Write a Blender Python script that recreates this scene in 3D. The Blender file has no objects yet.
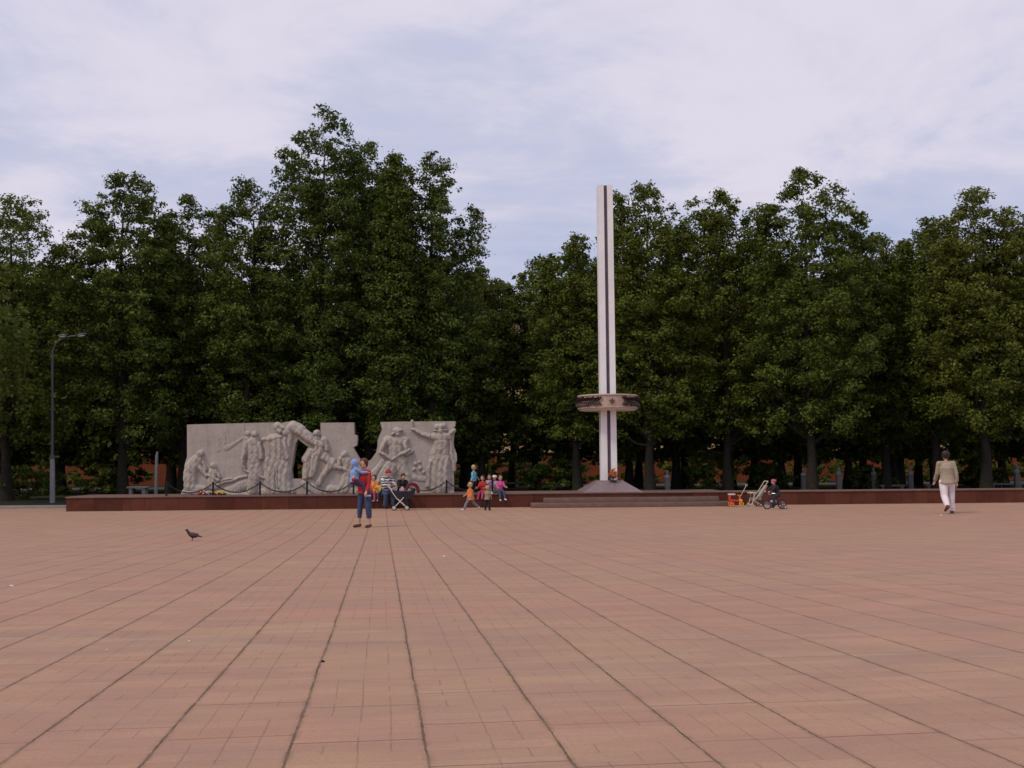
import bpy, bmesh, math, random
import numpy as np
from mathutils import Vector, Matrix, Euler
from mathutils.noise import noise as fold_noise
R = math.radians
PI = math.pi
C = bpy.context.scene.collection
scene = bpy.context.scene
rnd = random.Random(7)

# ------------------------------------------------------------------ camera
EYE = 1.56
F = 1000.0
cam_d = bpy.data.cameras.new('camera'); cam = bpy.data.objects.new('camera', cam_d); C.objects.link(cam)
cam_d.sensor_width = 36.0; cam_d.lens = F / 1024 * 36.0
cam_d.clip_start = 0.05; cam_d.clip_end = 3000
cam.location = (0, 0, EYE)
CR = Matrix.Rotation(R(90 + 4.43), 3, 'X') @ Matrix.Rotation(R(-0.4), 3, 'Z')
cam.rotation_euler = CR.to_euler()
scene.camera = cam

def ray(px, py):
    return CR @ Vector(((px - 512) / F, (384 - py) / F, -1.0))
def gz(y):
    a, w = 22.3, 3.0
    yy = max(y, -6.0)
    return 0.031 * ((a - yy) + math.sqrt((a - yy) ** 2 + w * w)) / 2 - 0.031 * (math.sqrt((a - 36) ** 2 + w * w) + (a - 36)) / 2
def G(px, py, z=0.0):            # point seen at this pixel on the level z
    d = ray(px, py); t = (z - EYE) / d.z
    return Vector((d.x * t, d.y * t, z))
def GP(px, py):                  # on the (slightly sloping) plaza
    d = ray(px, py); t = 1.0
    for i in range(4000):
        if EYE + d.z * t <= gz(d.y * t): break
        t += 0.02
    return Vector((d.x * t, d.y * t, gz(d.y * t)))
def P(px, py, Y):
    d = ray(px, py); t = Y / d.y
    return Vector((d.x * t, Y, EYE + d.z * t))

# ------------------------------------------------------------------ materials
MATS = {}
def nodes(m):
    m.use_nodes = True; nt = m.node_tree; nt.nodes.clear()
    return nt, nt.nodes, nt.links
def mat(name, col, rough=0.7, var=0.12, scale=6.0, metal=0.0, bump=0.0, spec=0.3, bscale=None, coord='Object'):
    if name in MATS: return MATS[name]
    m = bpy.data.materials.new(name); nt, N, L = nodes(m)
    out = N.new('ShaderNodeOutputMaterial'); b = N.new('ShaderNodeBsdfPrincipled')
    tc = N.new('ShaderNodeTexCoord'); n = N.new('ShaderNodeTexNoise'); n.inputs['Scale'].default_value = scale
    n.inputs['Detail'].default_value = 6; n.inputs['Roughness'].default_value = 0.65
    L.new(tc.outputs[coord], n.inputs['Vector'])
    r = N.new('ShaderNodeValToRGB')
    lo = [c * (1 - var) for c in col]; hi = [min(1, c * (1 + var)) for c in col]
    r.color_ramp.elements[0].color = (*lo, 1); r.color_ramp.elements[1].color = (*hi, 1)
    r.color_ramp.elements[0].position = .3; r.color_ramp.elements[1].position = .7
    L.new(n.outputs['Fac'], r.inputs['Fac']); L.new(r.outputs['Color'], b.inputs['Base Color'])
    b.inputs['Roughness'].default_value = rough; b.inputs['Metallic'].default_value = metal
    b.inputs['Specular IOR Level'].default_value = spec
    if bump > 0:
        bn = N.new('ShaderNodeBump'); bn.inputs['Strength'].default_value = bump; bn.inputs['Distance'].default_value = .02
        n2 = N.new('ShaderNodeTexNoise'); n2.inputs['Scale'].default_value = bscale or scale * 4; n2.inputs['Detail'].default_value = 5
        L.new(tc.outputs[coord], n2.inputs['Vector']); L.new(n2.outputs['Fac'], bn.inputs['Height'])
        L.new(bn.outputs['Normal'], b.inputs['Normal'])
    L.new(b.outputs['BSDF'], out.inputs['Surface'])
    MATS[name] = m
    return m

class NB:                       # tiny helper for maths in node trees
    def __init__(s, N, L): s.N, s.L = N, L
    def m(s, op, a, b=None, c=None, clamp=False):
        n = s.N.new('ShaderNodeMath'); n.operation = op; n.use_clamp = clamp
        for i, v in enumerate((a, b, c)):
            if v is None: continue
            if isinstance(v, (int, float)): n.inputs[i].default_value = v
            else: s.L.new(v, n.inputs[i])
        return n.outputs[0]
    def xyz(s, x=0., y=0., z=0.):
        n = s.N.new('ShaderNodeCombineXYZ')
        for i, v in enumerate((x, y, z)):
            if isinstance(v, (int, float)): n.inputs[i].default_value = v
            else: s.L.new(v, n.inputs[i])
        return n.outputs[0]
    def noise(s, v, scale, detail=4, rough=.6, dist=0.):
        n = s.N.new('ShaderNodeTexNoise'); n.inputs['Scale'].default_value = scale; n.inputs['Detail'].default_value = detail
        n.inputs['Roughness'].default_value = rough; n.inputs['Distortion'].default_value = dist
        s.L.new(v, n.inputs['Vector']); return n.outputs['Fac']
    def white(s, v):
        n = s.N.new('ShaderNodeTexWhiteNoise'); n.noise_dimensions = '3D'; s.L.new(v, n.inputs['Vector']); return n.outputs['Value']
    def mix(s, f, a, b, mode='MIX'):
        n = s.N.new('ShaderNodeMix'); n.data_type = 'RGBA'; n.blend_type = mode
        for k, v in ((0, f), (6, a), (7, b)):
            if isinstance(v, (int, float)): n.inputs[k].default_value = v
            elif isinstance(v, tuple): n.inputs[k].default_value = (*v, 1)
            else: s.L.new(v, n.inputs[k])
        return n.outputs[2]
    def rng(s, v, a, b, c=0., d=1., smooth=True):
        n = s.N.new('ShaderNodeMapRange'); n.interpolation_type = 'SMOOTHSTEP' if smooth else 'LINEAR'
        s.L.new(v, n.inputs[0])
        for i, x in enumerate((a, b, c, d)):
            if isinstance(x, (int, float)): n.inputs[i + 1].default_value = x
            else: s.L.new(x, n.inputs[i + 1])
        return n.outputs[0]

JW = 0.4676      # spacing of the long open joints
def plaza_material():
    m = bpy.data.materials.new('red_concrete_paving'); nt, N, L = nodes(m); q = NB(N, L)
    out = N.new('ShaderNodeOutputMaterial'); b = N.new('ShaderNodeBsdfPrincipled')
    tc = N.new('ShaderNodeTexCoord'); mp = N.new('ShaderNodeMapping')
    mp.vector_type = 'POINT'; mp.inputs['Rotation'].default_value = (0, 0, R(JANG))
    L.new(tc.outputs['Object'], mp.inputs['Vector'])
    sx = N.new('ShaderNodeSeparateXYZ'); L.new(mp.outputs[0], sx.inputs[0])
    u0, v0 = sx.outputs[0], sx.outputs[1]
    pos = q.xyz(u0, v0)
    wob = q.m('MULTIPLY', q.m('SUBTRACT', q.noise(pos, 1.3, 3), .5), .024)
    wob2 = q.m('MULTIPLY', q.m('SUBTRACT', q.noise(pos, 22., 2), .5), .012)
    u = q.m('ADD', q.m('ADD', u0, wob), q.m('ADD', wob2, -JPH))
    us = q.m('DIVIDE', u, JW)
    strip = q.m('FLOOR', us); fu = q.m('SUBTRACT', us, strip)
    # distance (m) to the open joint
    dj = q.m('MULTIPLY', q.m('MINIMUM', fu, q.m('SUBTRACT', 1., fu)), JW)
    jn = q.m('ADD', q.m('MULTIPLY', q.noise(pos, 9., 4, .7), .6), q.m('MULTIPLY', q.noise(pos, 60., 3, .7), .4))
    side = q.rng(u0, -3., 4.5, 1., .30)                       # joints get tighter to the right
    jw = q.m('MULTIPLY', q.rng(jn, .30, .75, 0.0026, .0100), q.m('ADD', .40, q.m('MULTIPLY', .6, side)))
    joint = q.rng(dj, q.m('MULTIPLY', jw, .6), q.m('MULTIPLY', jw, 1.45), 1., 0.)
    # half line
    dh = q.m('MULTIPLY', q.m('ABSOLUTE', q.m('SUBTRACT', fu, .5)), JW)
    half = q.m('MULTIPLY', q.rng(dh, .0012, .0045, 1., 0.), q.rng(q.noise(pos, 2.2, 3), .38, .55, .15, 1.))
    # rows of small setts
    ro = q.m('MULTIPLY', q.white(q.xyz(strip, 3.3, 0.)), .11)
    v = q.m('ADD', q.m('ADD', v0, ro), q.m('MULTIPLY', q.m('SUBTRACT', q.noise(pos, 3., 2), .5), .02))
    vr = q.m('DIVIDE', v, .118); row = q.m('FLOOR', vr); fv = q.m('SUBTRACT', vr, row)
    dr = q.m('MULTIPLY', q.m('MINIMUM', fv, q.m('SUBTRACT', 1., fv)), .118)
    rown = q.white(q.xyz(strip, row, 5.))
    rowl = q.m('MULTIPLY', q.rng(dr, .0012, .0048, 1., 0.), q.rng(rown, .2, 1., .15, .75))
    # open cross joints: every fifth row, stepped per strip
    r5 = q.m('DIVIDE', q.m('ADD', v, q.m('MULTIPLY', q.white(q.xyz(strip, 9., 1.)), .59)), .59)
    c5 = q.m('FLOOR', r5); f5 = q.m('SUBTRACT', r5, c5)
    d5 = q.m('MULTIPLY', q.m('MINIMUM', f5, q.m('SUBTRACT', 1., f5)), .59)
    slabrnd = q.white(q.xyz(strip, c5, 2.))
    cross = q.m('MULTIPLY', q.rng(d5, .0015, .0065, 1., 0.), q.rng(slabrnd, .15, .6, .15, .95))
    # short stubs between setts in alternate rows
    qs = q.m('MULTIPLY', us, 4.); qf = q.m('SUBTRACT', qs, q.m('FLOOR', qs))
    dq = q.m('MULTIPLY', q.m('MINIMUM', qf, q.m('SUBTRACT', 1., qf)), JW / 4)
    stub = q.m('MULTIPLY', q.rng(dq, .0015, .005, 1., 0.), q.rng(q.white(q.xyz(q.m('FLOOR', q.m('ADD', qs, .5)), row, 8.)), .45, .62, 0., .75))
    fine = q.m('MULTIPLY', q.m('MAXIMUM', q.m('MAXIMUM', half, rowl), stub), q.m('MULTIPLY', q.rng(u0, 1.4, 3.8, 1., .12), q.rng(q.noise(pos, 1.7, 4), .35, .6, .45, 1.)))
    # colours
    big = q.noise(q.xyz(q.m('MULTIPLY', u0, .35), v0), .28, 5, .62)
    big2 = q.noise(q.xyz(q.m('MULTIPLY', u0, .22), q.m('ADD', v0, 40.)), .75, 5, .6)
    med = q.noise(q.xyz(q.m('MULTIPLY', u0, .45), v0), 2.6, 6, .7)
    grain = q.noise(pos, 60., 4, .7)
    pink = (.415, .216, .146); tan = (.395, .255, .152); grey = (.315, .215, .15)
    col = q.mix(q.rng(big, .38, .62), pink, tan)
    col = q.mix(q.rng(big2, .50, .68, 0., .8), col, grey)
    col = q.mix(q.rng(q.white(q.xyz(strip, c5, 7.)), .0, 1., 0., .55, False), col, (.34, .20, .135))
    col = q.mix(q.rng(rown, .0, 1., 0., .26, False), col, (.52, .35, .24))
    col = q.mix(q.rng(med, .38, .64, .0, .5), col, (.30, .175, .135))
    col = q.mix(q.rng(grain, .35, .75, 0., .40), col, (.22, .14, .11))
    # dirty stains
    st = q.noise(q.xyz(q.m('MULTIPLY', u0, .5), v0), 1.1, 6, .75, .6)
    col = q.mix(q.rng(st, .60, .74, 0., .38), col, (.20, .135, .11))
    spots = N.new('ShaderNodeTexVoronoi'); spots.inputs['Scale'].default_value = 2.1; L.new(pos, spots.inputs['Vector'])
    sp = q.m('MULTIPLY', q.rng(spots.outputs['Distance'], .02, .04, 1., 0.), q.rng(spots.outputs['Color'], .6, .75))
    col = q.mix(q.m('MULTIPLY', sp, .55), col, (.09, .06, .05))
    col = q.mix(q.m('MULTIPLY', fine, .60), col, (.16, .09, .06))
    col = q.mix(q.m('MULTIPLY', cross, .85), col, (.10, .06, .045))
    halo = q.m('MULTIPLY', q.rng(dj, .003, .030, 1., 0.), q.rng(q.noise(pos, 7., 5, .7), .40, .65, .05, .45))
    col = q.mix(halo, col, (.15, .095, .06))
    col = q.mix(q.m('MULTIPLY', joint, q.rng(q.noise(pos, 2.6, 5, .7), .35, .62, .38, .92)), col, q.mix(q.rng(jn, .4, .6), (.060, .034, .018), (.115, .075, .042)))
    L.new(col, b.inputs['Base Color'])
    b.inputs['Roughness'].default_value = .78; b.inputs['Specular IOR Level'].default_value = .3
    h = q.m('SUBTRACT', q.m('ADD', q.m('MULTIPLY', grain, .12), q.m('MULTIPLY', med, .3)),
            q.m('ADD', q.m('MULTIPLY', joint, 1.2), q.m('MULTIPLY', q.m('MAXIMUM', fine, cross), .5)))
    bn = N.new('ShaderNodeBump'); bn.inputs['Strength'].default_value = .5; bn.inputs['Distance'].default_value = .006
    L.new(h, bn.inputs['Height']); L.new(bn.outputs[0], b.inputs['Normal'])
    L.new(b.outputs[0], out.inputs[0]); return m

def leaf_material(name, dark, light, spread=.5):
    m = bpy.data.materials.new(name); nt, N, L = nodes(m); q = NB(N, L)
    out = N.new('ShaderNodeOutputMaterial'); tc = N.new('ShaderNodeTexCoord'); oi = N.new('ShaderNodeObjectInfo')
    at = N.new('ShaderNodeAttribute'); at.attribute_name = 'leafvar'
    n1 = q.noise(tc.outputs['Object'], .7, 3)
    f = q.m('ADD', q.m('MULTIPLY', at.outputs['Fac'], spread), q.m('MULTIPLY', q.rng(n1, .35, .65), 1 - spread))
    col = q.mix(f, dark, light)
    col = q.mix(q.m('MULTIPLY', oi.outputs['Random'], .35), col, tuple(c * k for c, k in zip(light, (1.15, .95, .55))))
    d = N.new('ShaderNodeBsdfPrincipled'); d.inputs['Roughness'].default_value = .55; d.inputs['Specular IOR Level'].default_value = .12
    t = N.new('ShaderNodeBsdfTranslucent'); L.new(col, d.inputs['Base Color']); L.new(q.mix(.5, col, (.10, .13, .02)), t.inputs[0])
    mx = N.new('ShaderNodeMixShader'); mx.inputs[0].default_value = .28
    L.new(d.outputs[0], mx.inputs[1]); L.new(t.outputs[0], mx.inputs[2]); L.new(mx.outputs[0], out.inputs[0])
    MATS[name] = m; return m

def granite_material(name, c1, c2, seam=True):
    m = bpy.data.materials.new(name); nt, N, L = nodes(m); q = NB(N, L)
    out = N.new('ShaderNodeOutputMaterial'); b = N.new('ShaderNodeBsdfPrincipled'); tc = N.new('ShaderNodeTexCoord')
    sx = N.new('ShaderNodeSeparateXYZ'); L.new(tc.outputs['Object'], sx.inputs[0]); x = sx.outputs[0]
    xs = q.m('DIVIDE', x, .92); k = q.m('FLOOR', xs); f = q.m('SUBTRACT', xs, k)
    d = q.m('MINIMUM', f, q.m('SUBTRACT', 1., f))
    w = q.white(q.xyz(k, 1., 4.))
    col = q.mix(q.m('MULTIPLY', w, .9), c1, c2)
    col = q.mix(q.rng(q.noise(tc.outputs['Object'], 1.7, 5), .4, .7, 0., .5), col, tuple(c * .6 for c in c1))
    col = q.mix(q.rng(q.noise(tc.outputs['Object'], 45., 3), .5, .7, 0., .4), col, tuple(c * 1.5 for c in c2))
    drips = q.noise(q.xyz(q.m('MULTIPLY', x, 4.), sx.outputs[1], q.m('MULTIPLY', sx.outputs[2], .6)), 2.2, 4)
    col = q.mix(q.rng(drips, .55, .72, 0., .5), col, tuple(c * .55 for c in c1))
    if seam: col = q.mix(q.rng(d, .004, .011, .8, 0.), col, (.02, .012, .01))
    L.new(col, b.inputs['Base Color']); b.inputs['Roughness'].default_value = .65; b.inputs['Specular IOR Level'].default_value = .15
    L.new(b.outputs[0], out.inputs[0]); MATS[name] = m; return m

# ------------------------------------------------------------------ mesh helpers
def tag(o, label=None, cat=None, group=None, kind=None):
    if label: o['label'] = label
    if cat: o['category'] = cat
    if group: o['group'] = group
    if kind: o['kind'] = kind
    return o
def empty(name, loc=(0, 0, 0), rz=0.0, label=None, cat=None, group=None):
    o = bpy.data.objects.new(name, None); C.objects.link(o); o.location = loc; o.rotation_euler = (0, 0, rz)
    o.empty_display_size = .1
    return tag(o, label, cat, group)

class MB:
    def __init__(s): s.v = []; s.f = []; s.mi = []; s.cur = 0
    def add(s, vs, fs):
        o = len(s.v); s.v += [tuple(p) for p in vs]
        for f in fs: s.f.append(tuple(i + o for i in f)); s.mi.append(s.cur)
    def box(s, c, size, rot=None, taper=1.0):
        hx, hy, hz = size[0] / 2, size[1] / 2, size[2] / 2
        vs = [Vector((x * hx * (taper if z > 0 else 1), y * hy * (taper if z > 0 else 1), z * hz)) for z in (-1, 1) for y in (-1, 1) for x in (-1, 1)]
        if rot is not None: vs = [rot @ v for v in vs]
        vs = [v + Vector(c) for v in vs]
        s.add(vs, [(0, 2, 3, 1), (4, 5, 7, 6), (0, 1, 5, 4), (2, 6, 7, 3), (0, 4, 6, 2), (1, 3, 7, 5)]); return s
    def bevbox(s, c, size, bv=.01, rot=None):
        bm = bmesh.new(); bmesh.ops.create_cube(bm, size=1)
        for v in bm.verts: v.co = Vector((v.co.x * size[0], v.co.y * size[1], v.co.z * size[2]))
        bmesh.ops.bevel(bm, geom=bm.edges[:], offset=bv, segments=2, affect='EDGES', profile=.6)
        if rot is not None: bmesh.ops.transform(bm, matrix=rot.to_4x4(), verts=bm.verts)
        s.add([v.co + Vector(c) for v in bm.verts], [[v.index for v in f.verts] for f in bm.faces]) if not bm.verts.index_update() else None
        bm.free(); return s
    def tube(s, pts, rad, n=8, cap=True, flat=1.0):
        pts = [Vector(p) for p in pts]
        if not isinstance(rad, (list, tuple)): rad = [rad] * len(pts)
        vs = []; fs = []; prev = None
        for i, p in enumerate(pts):
            if i == 0: t = pts[1] - p
            elif i == len(pts) - 1: t = p - pts[i - 1]
            else: t = (pts[i + 1] - p).normalized() + (p - pts[i - 1]).normalized()
            t = t.normalized() if t.length > 1e-9 else Vector((0, 0, 1))
            if prev is None:
                a = Vector((0, 0, 1)) if abs(t.z) < .9 else Vector((1, 0, 0)); x = t.cross(a).normalized()
            else:
                x = prev - t * prev.dot(t)
                x = x.normalized() if x.length > 1e-6 else t.orthogonal().normalized()
            prev = x; y = t.cross(x)
            for k in range(n):
                a = 2 * PI * k / n; vs.append(p + x * (math.cos(a) * rad[i]) + y * (math.sin(a) * rad[i] * flat))
        for i in range(len(pts) - 1):
            for k in range(n):
                fs.append((i * n + k, i * n + (k + 1) % n, (i + 1) * n + (k + 1) % n, (i + 1) * n + k))
        if cap: fs.append(tuple(range(n))[::-1]); fs.append(tuple((len(pts) - 1) * n + k for k in range(n)))
        s.add(vs, fs); return s
    def ell(s, c, r, nu=14, nv=9, rot=None):
        if not isinstance(r, (list, tuple)): r = (r, r, r)
        vs = []; fs = []
        for j in range(nv + 1):
            th = PI * j / nv
            for i in range(nu):
                ph = 2 * PI * i / nu
                v = Vector((r[0] * math.sin(th) * math.cos(ph), r[1] * math.sin(th) * math.sin(ph), -r[2] * math.cos(th)))
                if rot is not None: v = rot @ v
                vs.append(v + Vector(c))
        for j in range(nv):
            for i in range(nu):
                a, b_, c_, d = j * nu + i, j * nu + (i + 1) % nu, (j + 1) * nu + (i + 1) % nu, (j + 1) * nu + i
                fs.append((a, b_, c_, d))
        s.add(vs, fs); return s
    def cap(s, a, b, ra, rb, n=12, flat=1.0):
        a = Vector(a); b = Vector(b); s.tube([a, b], [ra, rb], n); s.ell(a, ra, n, 8); s.ell(b, rb, n, 8); return s
    def lathe(s, prof, n=20, c=(0, 0, 0), sc=(1, 1)):
        vs = []; fs = []
        for r, z in prof:
            for k in range(n):
                a = 2 * PI * k / n; vs.append((c[0] + r * math.cos(a) * sc[0], c[1] + r * math.sin(a) * sc[1], c[2] + z))
        for j in range(len(prof) - 1):
            for k in range(n): fs.append((j * n + k, j * n + (k + 1) % n, (j + 1) * n + (k + 1) % n, (j + 1) * n + k))
        fs.append(tuple(range(n))[::-1]); fs.append(tuple((len(prof) - 1) * n + k for k in range(n)))
        s.add(vs, fs); return s
    def prism(s, poly, y0, y1):          # polygon in x,z extruded along y
        n = len(poly)
        s.add([(p[0], y0, p[1]) for p in poly] + [(p[0], y1, p[1]) for p in poly],
              [tuple(range(n)), tuple(range(2 * n - 1, n - 1, -1))] + [(i, i + n, (i + 1) % n + n, (i + 1) % n) for i in range(n)]); return s
    def torus(s, c, r, t, axis='X', n=28, m=8, sq=1.0, a0=0, a1=2 * PI):
        pts = []
        closed = abs(a1 - a0 - 2 * PI) < 1e-6
        k = n if closed else n + 1
        vs = []; fs = []
        for i in range(k):
            a = a0 + (a1 - a0) * i / n
            for j in range(m):
                b = 2 * PI * j / m; rr = r + t * math.cos(b); w = t * math.sin(b) * sq
                if axis == 'X': p = (c[0] + w, c[1] + rr * math.cos(a), c[2] + rr * math.sin(a))
                elif axis == 'Y': p = (c[0] + rr * math.cos(a), c[1] + w, c[2] + rr * math.sin(a))
                else: p = (c[0] + rr * math.cos(a), c[1] + rr * math.sin(a), c[2] + w)
                vs.append(p)
        for i in range(k if closed else n):
            for j in range(m):
                i2 = (i + 1) % k; fs.append((i * m + j, i2 * m + j, i2 * m + (j + 1) % m, i * m + (j + 1) % m))
        s.add(vs, fs); return s
    def build(s, name, mt, parent=None, smooth=True, loc=None, rot=None, remesh=None, sm=6, wr=0.):
        me = bpy.data.meshes.new(name); me.from_pydata([tuple(v) for v in s.v], [], s.f)
        bm = bmesh.new(); bm.from_mesh(me)
        if not remesh: bmesh.ops.remove_doubles(bm, verts=bm.verts, dist=1e-5)
        bmesh.ops.recalc_face_normals(bm, faces=bm.faces); bm.to_mesh(me); bm.free()
        mts = mt if isinstance(mt, (list, tuple)) else [mt]
        for x in mts: me.materials.append(x)
        if len(mts) > 1 and not remesh and len(me.polygons) == len(s.mi): me.polygons.foreach_set('material_index', s.mi)
        o = bpy.data.objects.new(name, me)
        if remesh:
            C.objects.link(o)
            r = o.modifiers.new('r', 'REMESH'); r.mode = 'VOXEL'; r.voxel_size = remesh
            if sm: k = o.modifiers.new('s', 'SMOOTH'); k.iterations = sm; k.factor = .5
            dg = bpy.context.evaluated_depsgraph_get(); dg.update()
            me2 = bpy.data.meshes.new_from_object(o.evaluated_get(dg))
            bpy.data.objects.remove(o); me2.name = name; me2.materials.clear()
            if wr:
                sc_ = 1 / (wr * 9)
                cs_ = [v.co + v.normal * wr * (fold_noise(v.co * sc_ * .16 + Vector((0, 0, v.co.z * sc_ * .30))) * 1.3 + fold_noise(v.co * sc_ * .5) * .5) for v in me2.vertices]
                me2.vertices.foreach_set('co', [x for c in cs_ for x in c]); me2.update()
            for x in mts: me2.materials.append(x)
            o = bpy.data.objects.new(name, me2); me = me2
        if smooth:
            me.polygons.foreach_set('use_smooth', [True] * len(me.polygons))
            if not remesh:
                try: me.set_sharp_from_angle(angle=R(38))
                except Exception: pass
        C.objects.link(o)
        if parent: o.parent = parent
        if loc is not None: o.location = loc
        if rot is not None: o.rotation_euler = rot
        return o

def kids(o): return [c for c in bpy.data.objects if c.parent == o]
def copy_tree(o, parent=None):
    c = o.copy(); C.objects.link(c); c.parent = parent
    for ch in kids(o): copy_tree(ch, c)
    return c

# ------------------------------------------------------------------ world: pale evening overcast
SUN_AZ, SUN_EL = 232.0, 50.0      # degrees: soft light from the left, a little behind the camera
w = bpy.data.worlds.new('World'); scene.world = w; w.use_nodes = True
nt = w.node_tree; N, L = nt.nodes, nt.links; N.clear(); q = NB(N, L)
wo = N.new('ShaderNodeOutputWorld'); bg = N.new('ShaderNodeBackground'); bg.inputs['Strength'].default_value = .1
sky = N.new('ShaderNodeTexSky'); sky.sky_type = 'NISHITA'; sky.sun_disc = False
sun_dir = Vector((math.sin(R(SUN_AZ)) * math.cos(R(SUN_EL)), math.cos(R(SUN_AZ)) * math.cos(R(SUN_EL)), math.sin(R(SUN_EL))))
sky.sun_elevation = R(SUN_EL); sky.sun_rotation = R(SUN_AZ)
sky.air_density = 1.0; sky.dust_density = 1.5; sky.ozone_density = 1.5
tc = N.new('ShaderNodeTexCoord'); sp = N.new('ShaderNodeSeparateXYZ'); L.new(tc.outputs['Generated'], sp.inputs[0])
zc = q.m('ADD', q.m('MAXIMUM', sp.outputs[2], 0.0), .16)
cx = q.m('DIVIDE', sp.outputs[0], zc); cy = q.m('DIVIDE', sp.outputs[1], zc)
pv = q.xyz(cx, q.m('ADD', cy, 3.1), 1.7)
n1 = q.noise(q.xyz(q.m('MULTIPLY', cx, .75), q.m('ADD', cy, 3.1), 1.7), .95, 9, .58, .5)
n2 = q.noise(q.xyz(cx, q.m('ADD', cy, 9.), 4.), 2.6, 8, .6, .5)
cl = q.m('ADD', q.m('MULTIPLY', n1, .72), q.m('MULTIPLY', n2, .28))
skyblue = q.mix(.75, sky.outputs[0], (5.1, 5.6, 7.7))
grey = (5.35, 5.6, 7.3); pinkc = (7.35, 6.95, 8.1)
c1 = q.mix(q.rng(cl, .36, .46), skyblue, grey)
c1 = q.mix(q.rng(cl, .45, .575), c1, pinkc)
L.new(c1, bg.inputs['Color']); L.new(bg.outputs[0], wo.inputs[0])
sl = bpy.data.lights.new('sun', 'SUN'); sl.energy = 1.65; sl.angle = R(12); sl.color = (1.0, .85, .68)
so = bpy.data.objects.new('sun', sl); C.objects.link(so); so.rotation_euler = sun_dir.to_track_quat('Z', 'Y').to_euler()
so.location = (0, 0, 50)

# ------------------------------------------------------------------ palette
m = bpy.data.materials.new('relief_stone'); nt, N, L = nodes(m); q = NB(N, L)
o_ = N.new('ShaderNodeOutputMaterial'); b_ = N.new('ShaderNodeBsdfPrincipled'); tc = N.new('ShaderNodeTexCoord'); sx = N.new('ShaderNodeSeparateXYZ'); L.new(tc.outputs['Object'], sx.inputs[0])
col = q.mix(q.rng(q.noise(tc.outputs['Object'], 1.4, 6, .7), .35, .65), (.42, .385, .345), (.365, .325, .29))
col = q.mix(q.rng(q.noise(q.xyz(q.m('MULTIPLY', sx.outputs[0], 5.), sx.outputs[1], q.m('MULTIPLY', sx.outputs[2], .55)), 1.8, 6, .7), .5, .72, 0., .55), col, (.22, .18, .15))
col = q.mix(q.rng(q.noise(tc.outputs['Object'], 26., 5, .75), .45, .7, 0., .40), col, (.20, .165, .14))
fl_ = q.m('SUBTRACT', q.m('DIVIDE', q.m('ADD', sx.outputs[0], .4), 1.27), q.m('FLOOR', q.m('DIVIDE', q.m('ADD', sx.outputs[0], .4), 1.27)))
col = q.mix(q.rng(q.m('MINIMUM', fl_, q.m('SUBTRACT', 1., fl_)), .002, .007, .45, 0.), col, (.14, .11, .10))
L.new(col, b_.inputs['Base Color']); b_.inputs['Roughness'].default_value = .88; b_.inputs['Specular IOR Level'].default_value = .2
bn = N.new('ShaderNodeBump'); bn.inputs['Strength'].default_value = .7; bn.inputs['Distance'].default_value = .02
L.new(q.m('ADD', q.noise(tc.outputs['Object'], 12., 6, .7), q.m('MULTIPLY', q.noise(tc.outputs['Object'], 3.5, 4), 1.6)), bn.inputs['Height']); L.new(bn.outputs[0], b_.inputs['Normal']); L.new(b_.outputs[0], o_.inputs[0]); M_stone = m
M_pole = mat('white_enamel_panel', (.80, .79, .79), .45, .10, .9)
M_poledark = mat('dark_channel', (.12, .09, .125), .6, .2, 3)
M_gran = granite_material('red_granite', (.080, .024, .015), (.13, .043, .026))
M_cop = mat('granite_coping', (.16, .10, .08), .55, .2, 4)
M_pyr = mat('polished_granite', (.20, .155, .165), .38, .18, 9)
M_ring = mat('ring_stone', (.42, .31, .25), .6, .2, 5, bump=.2)
M_ringd = mat('ring_bronze', (.045, .03, .027), .5, .3, 8, metal=.3)
M_ringl = mat('ring_underside', (.82, .76, .62), .5, .08, 3)
M_iron = mat('black_iron', (.02, .017, .017), .5, .2, 10, metal=.4)
M_bark = mat('bark', (.026, .020, .015), .9, .4, 5, bump=.8, bscale=14)
M_grass = mat('grass', (.026, .032, .013), .95, .35, 1.4, bump=.5)
M_path = mat('path', (.15, .14, .13), .9, .15, 1)
M_kerb = mat('kerb_concrete', (.26, .23, .21), .85, .18, 3)
M_leaf = leaf_material('linden_leaf', (.044, .070, .013), (.135, .180, .034))
M_leaf2 = leaf_material('poplar_leaf', (.038, .066, .016), (.115, .165, .036))
M_leaf3 = leaf_material('maple_leaf', (.052, .076, .014), (.155, .185, .036))
M_leaf4 = leaf_material('willow_leaf', (.060, .085, .016), (.13, .17, .035))
M_red = mat('red_plaster', (.19, .046, .018), .85, .22, 1.2, bump=.15)
M_cream = mat('cream_plaster', (.60, .42, .22), .85, .12, 1.2)
M_white = mat('white_paint', (.72, .70, .68), .55, .08, 4)
M_glass = mat('window_glass', (.035, .04, .05), .15, .2, 1, spec=.6)
M_roof = mat('tin_roof', (.16, .13, .12), .55, .2, 2)
M_skin = mat('skin', (.52, .30, .21), .6, .08, 9)
M_bust = mat('bust_plaster', (.26, .28, .28), .7, .15, 8)
M_ped = mat('pedestal_stone', (.17, .17, .165), .8, .15, 5)

# ------------------------------------------------------------------ ground
def sheet(name, xs, ys, zf, m):
    me = bpy.data.meshes.new(name); vs = [(x, y, zf(x, y)) for y in ys for x in xs]; nx = len(xs)
    fs = [(j * nx + i, j * nx + i + 1, (j + 1) * nx + i + 1, (j + 1) * nx + i) for j in range(len(ys) - 1) for i in range(nx - 1)]
    me.from_pydata(vs, [], fs); me.materials.append(m); me.polygons.foreach_set('use_smooth', [True] * len(fs))
    o = bpy.data.objects.new(name, me); C.objects.link(o); o['kind'] = 'structure'; return o
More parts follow.
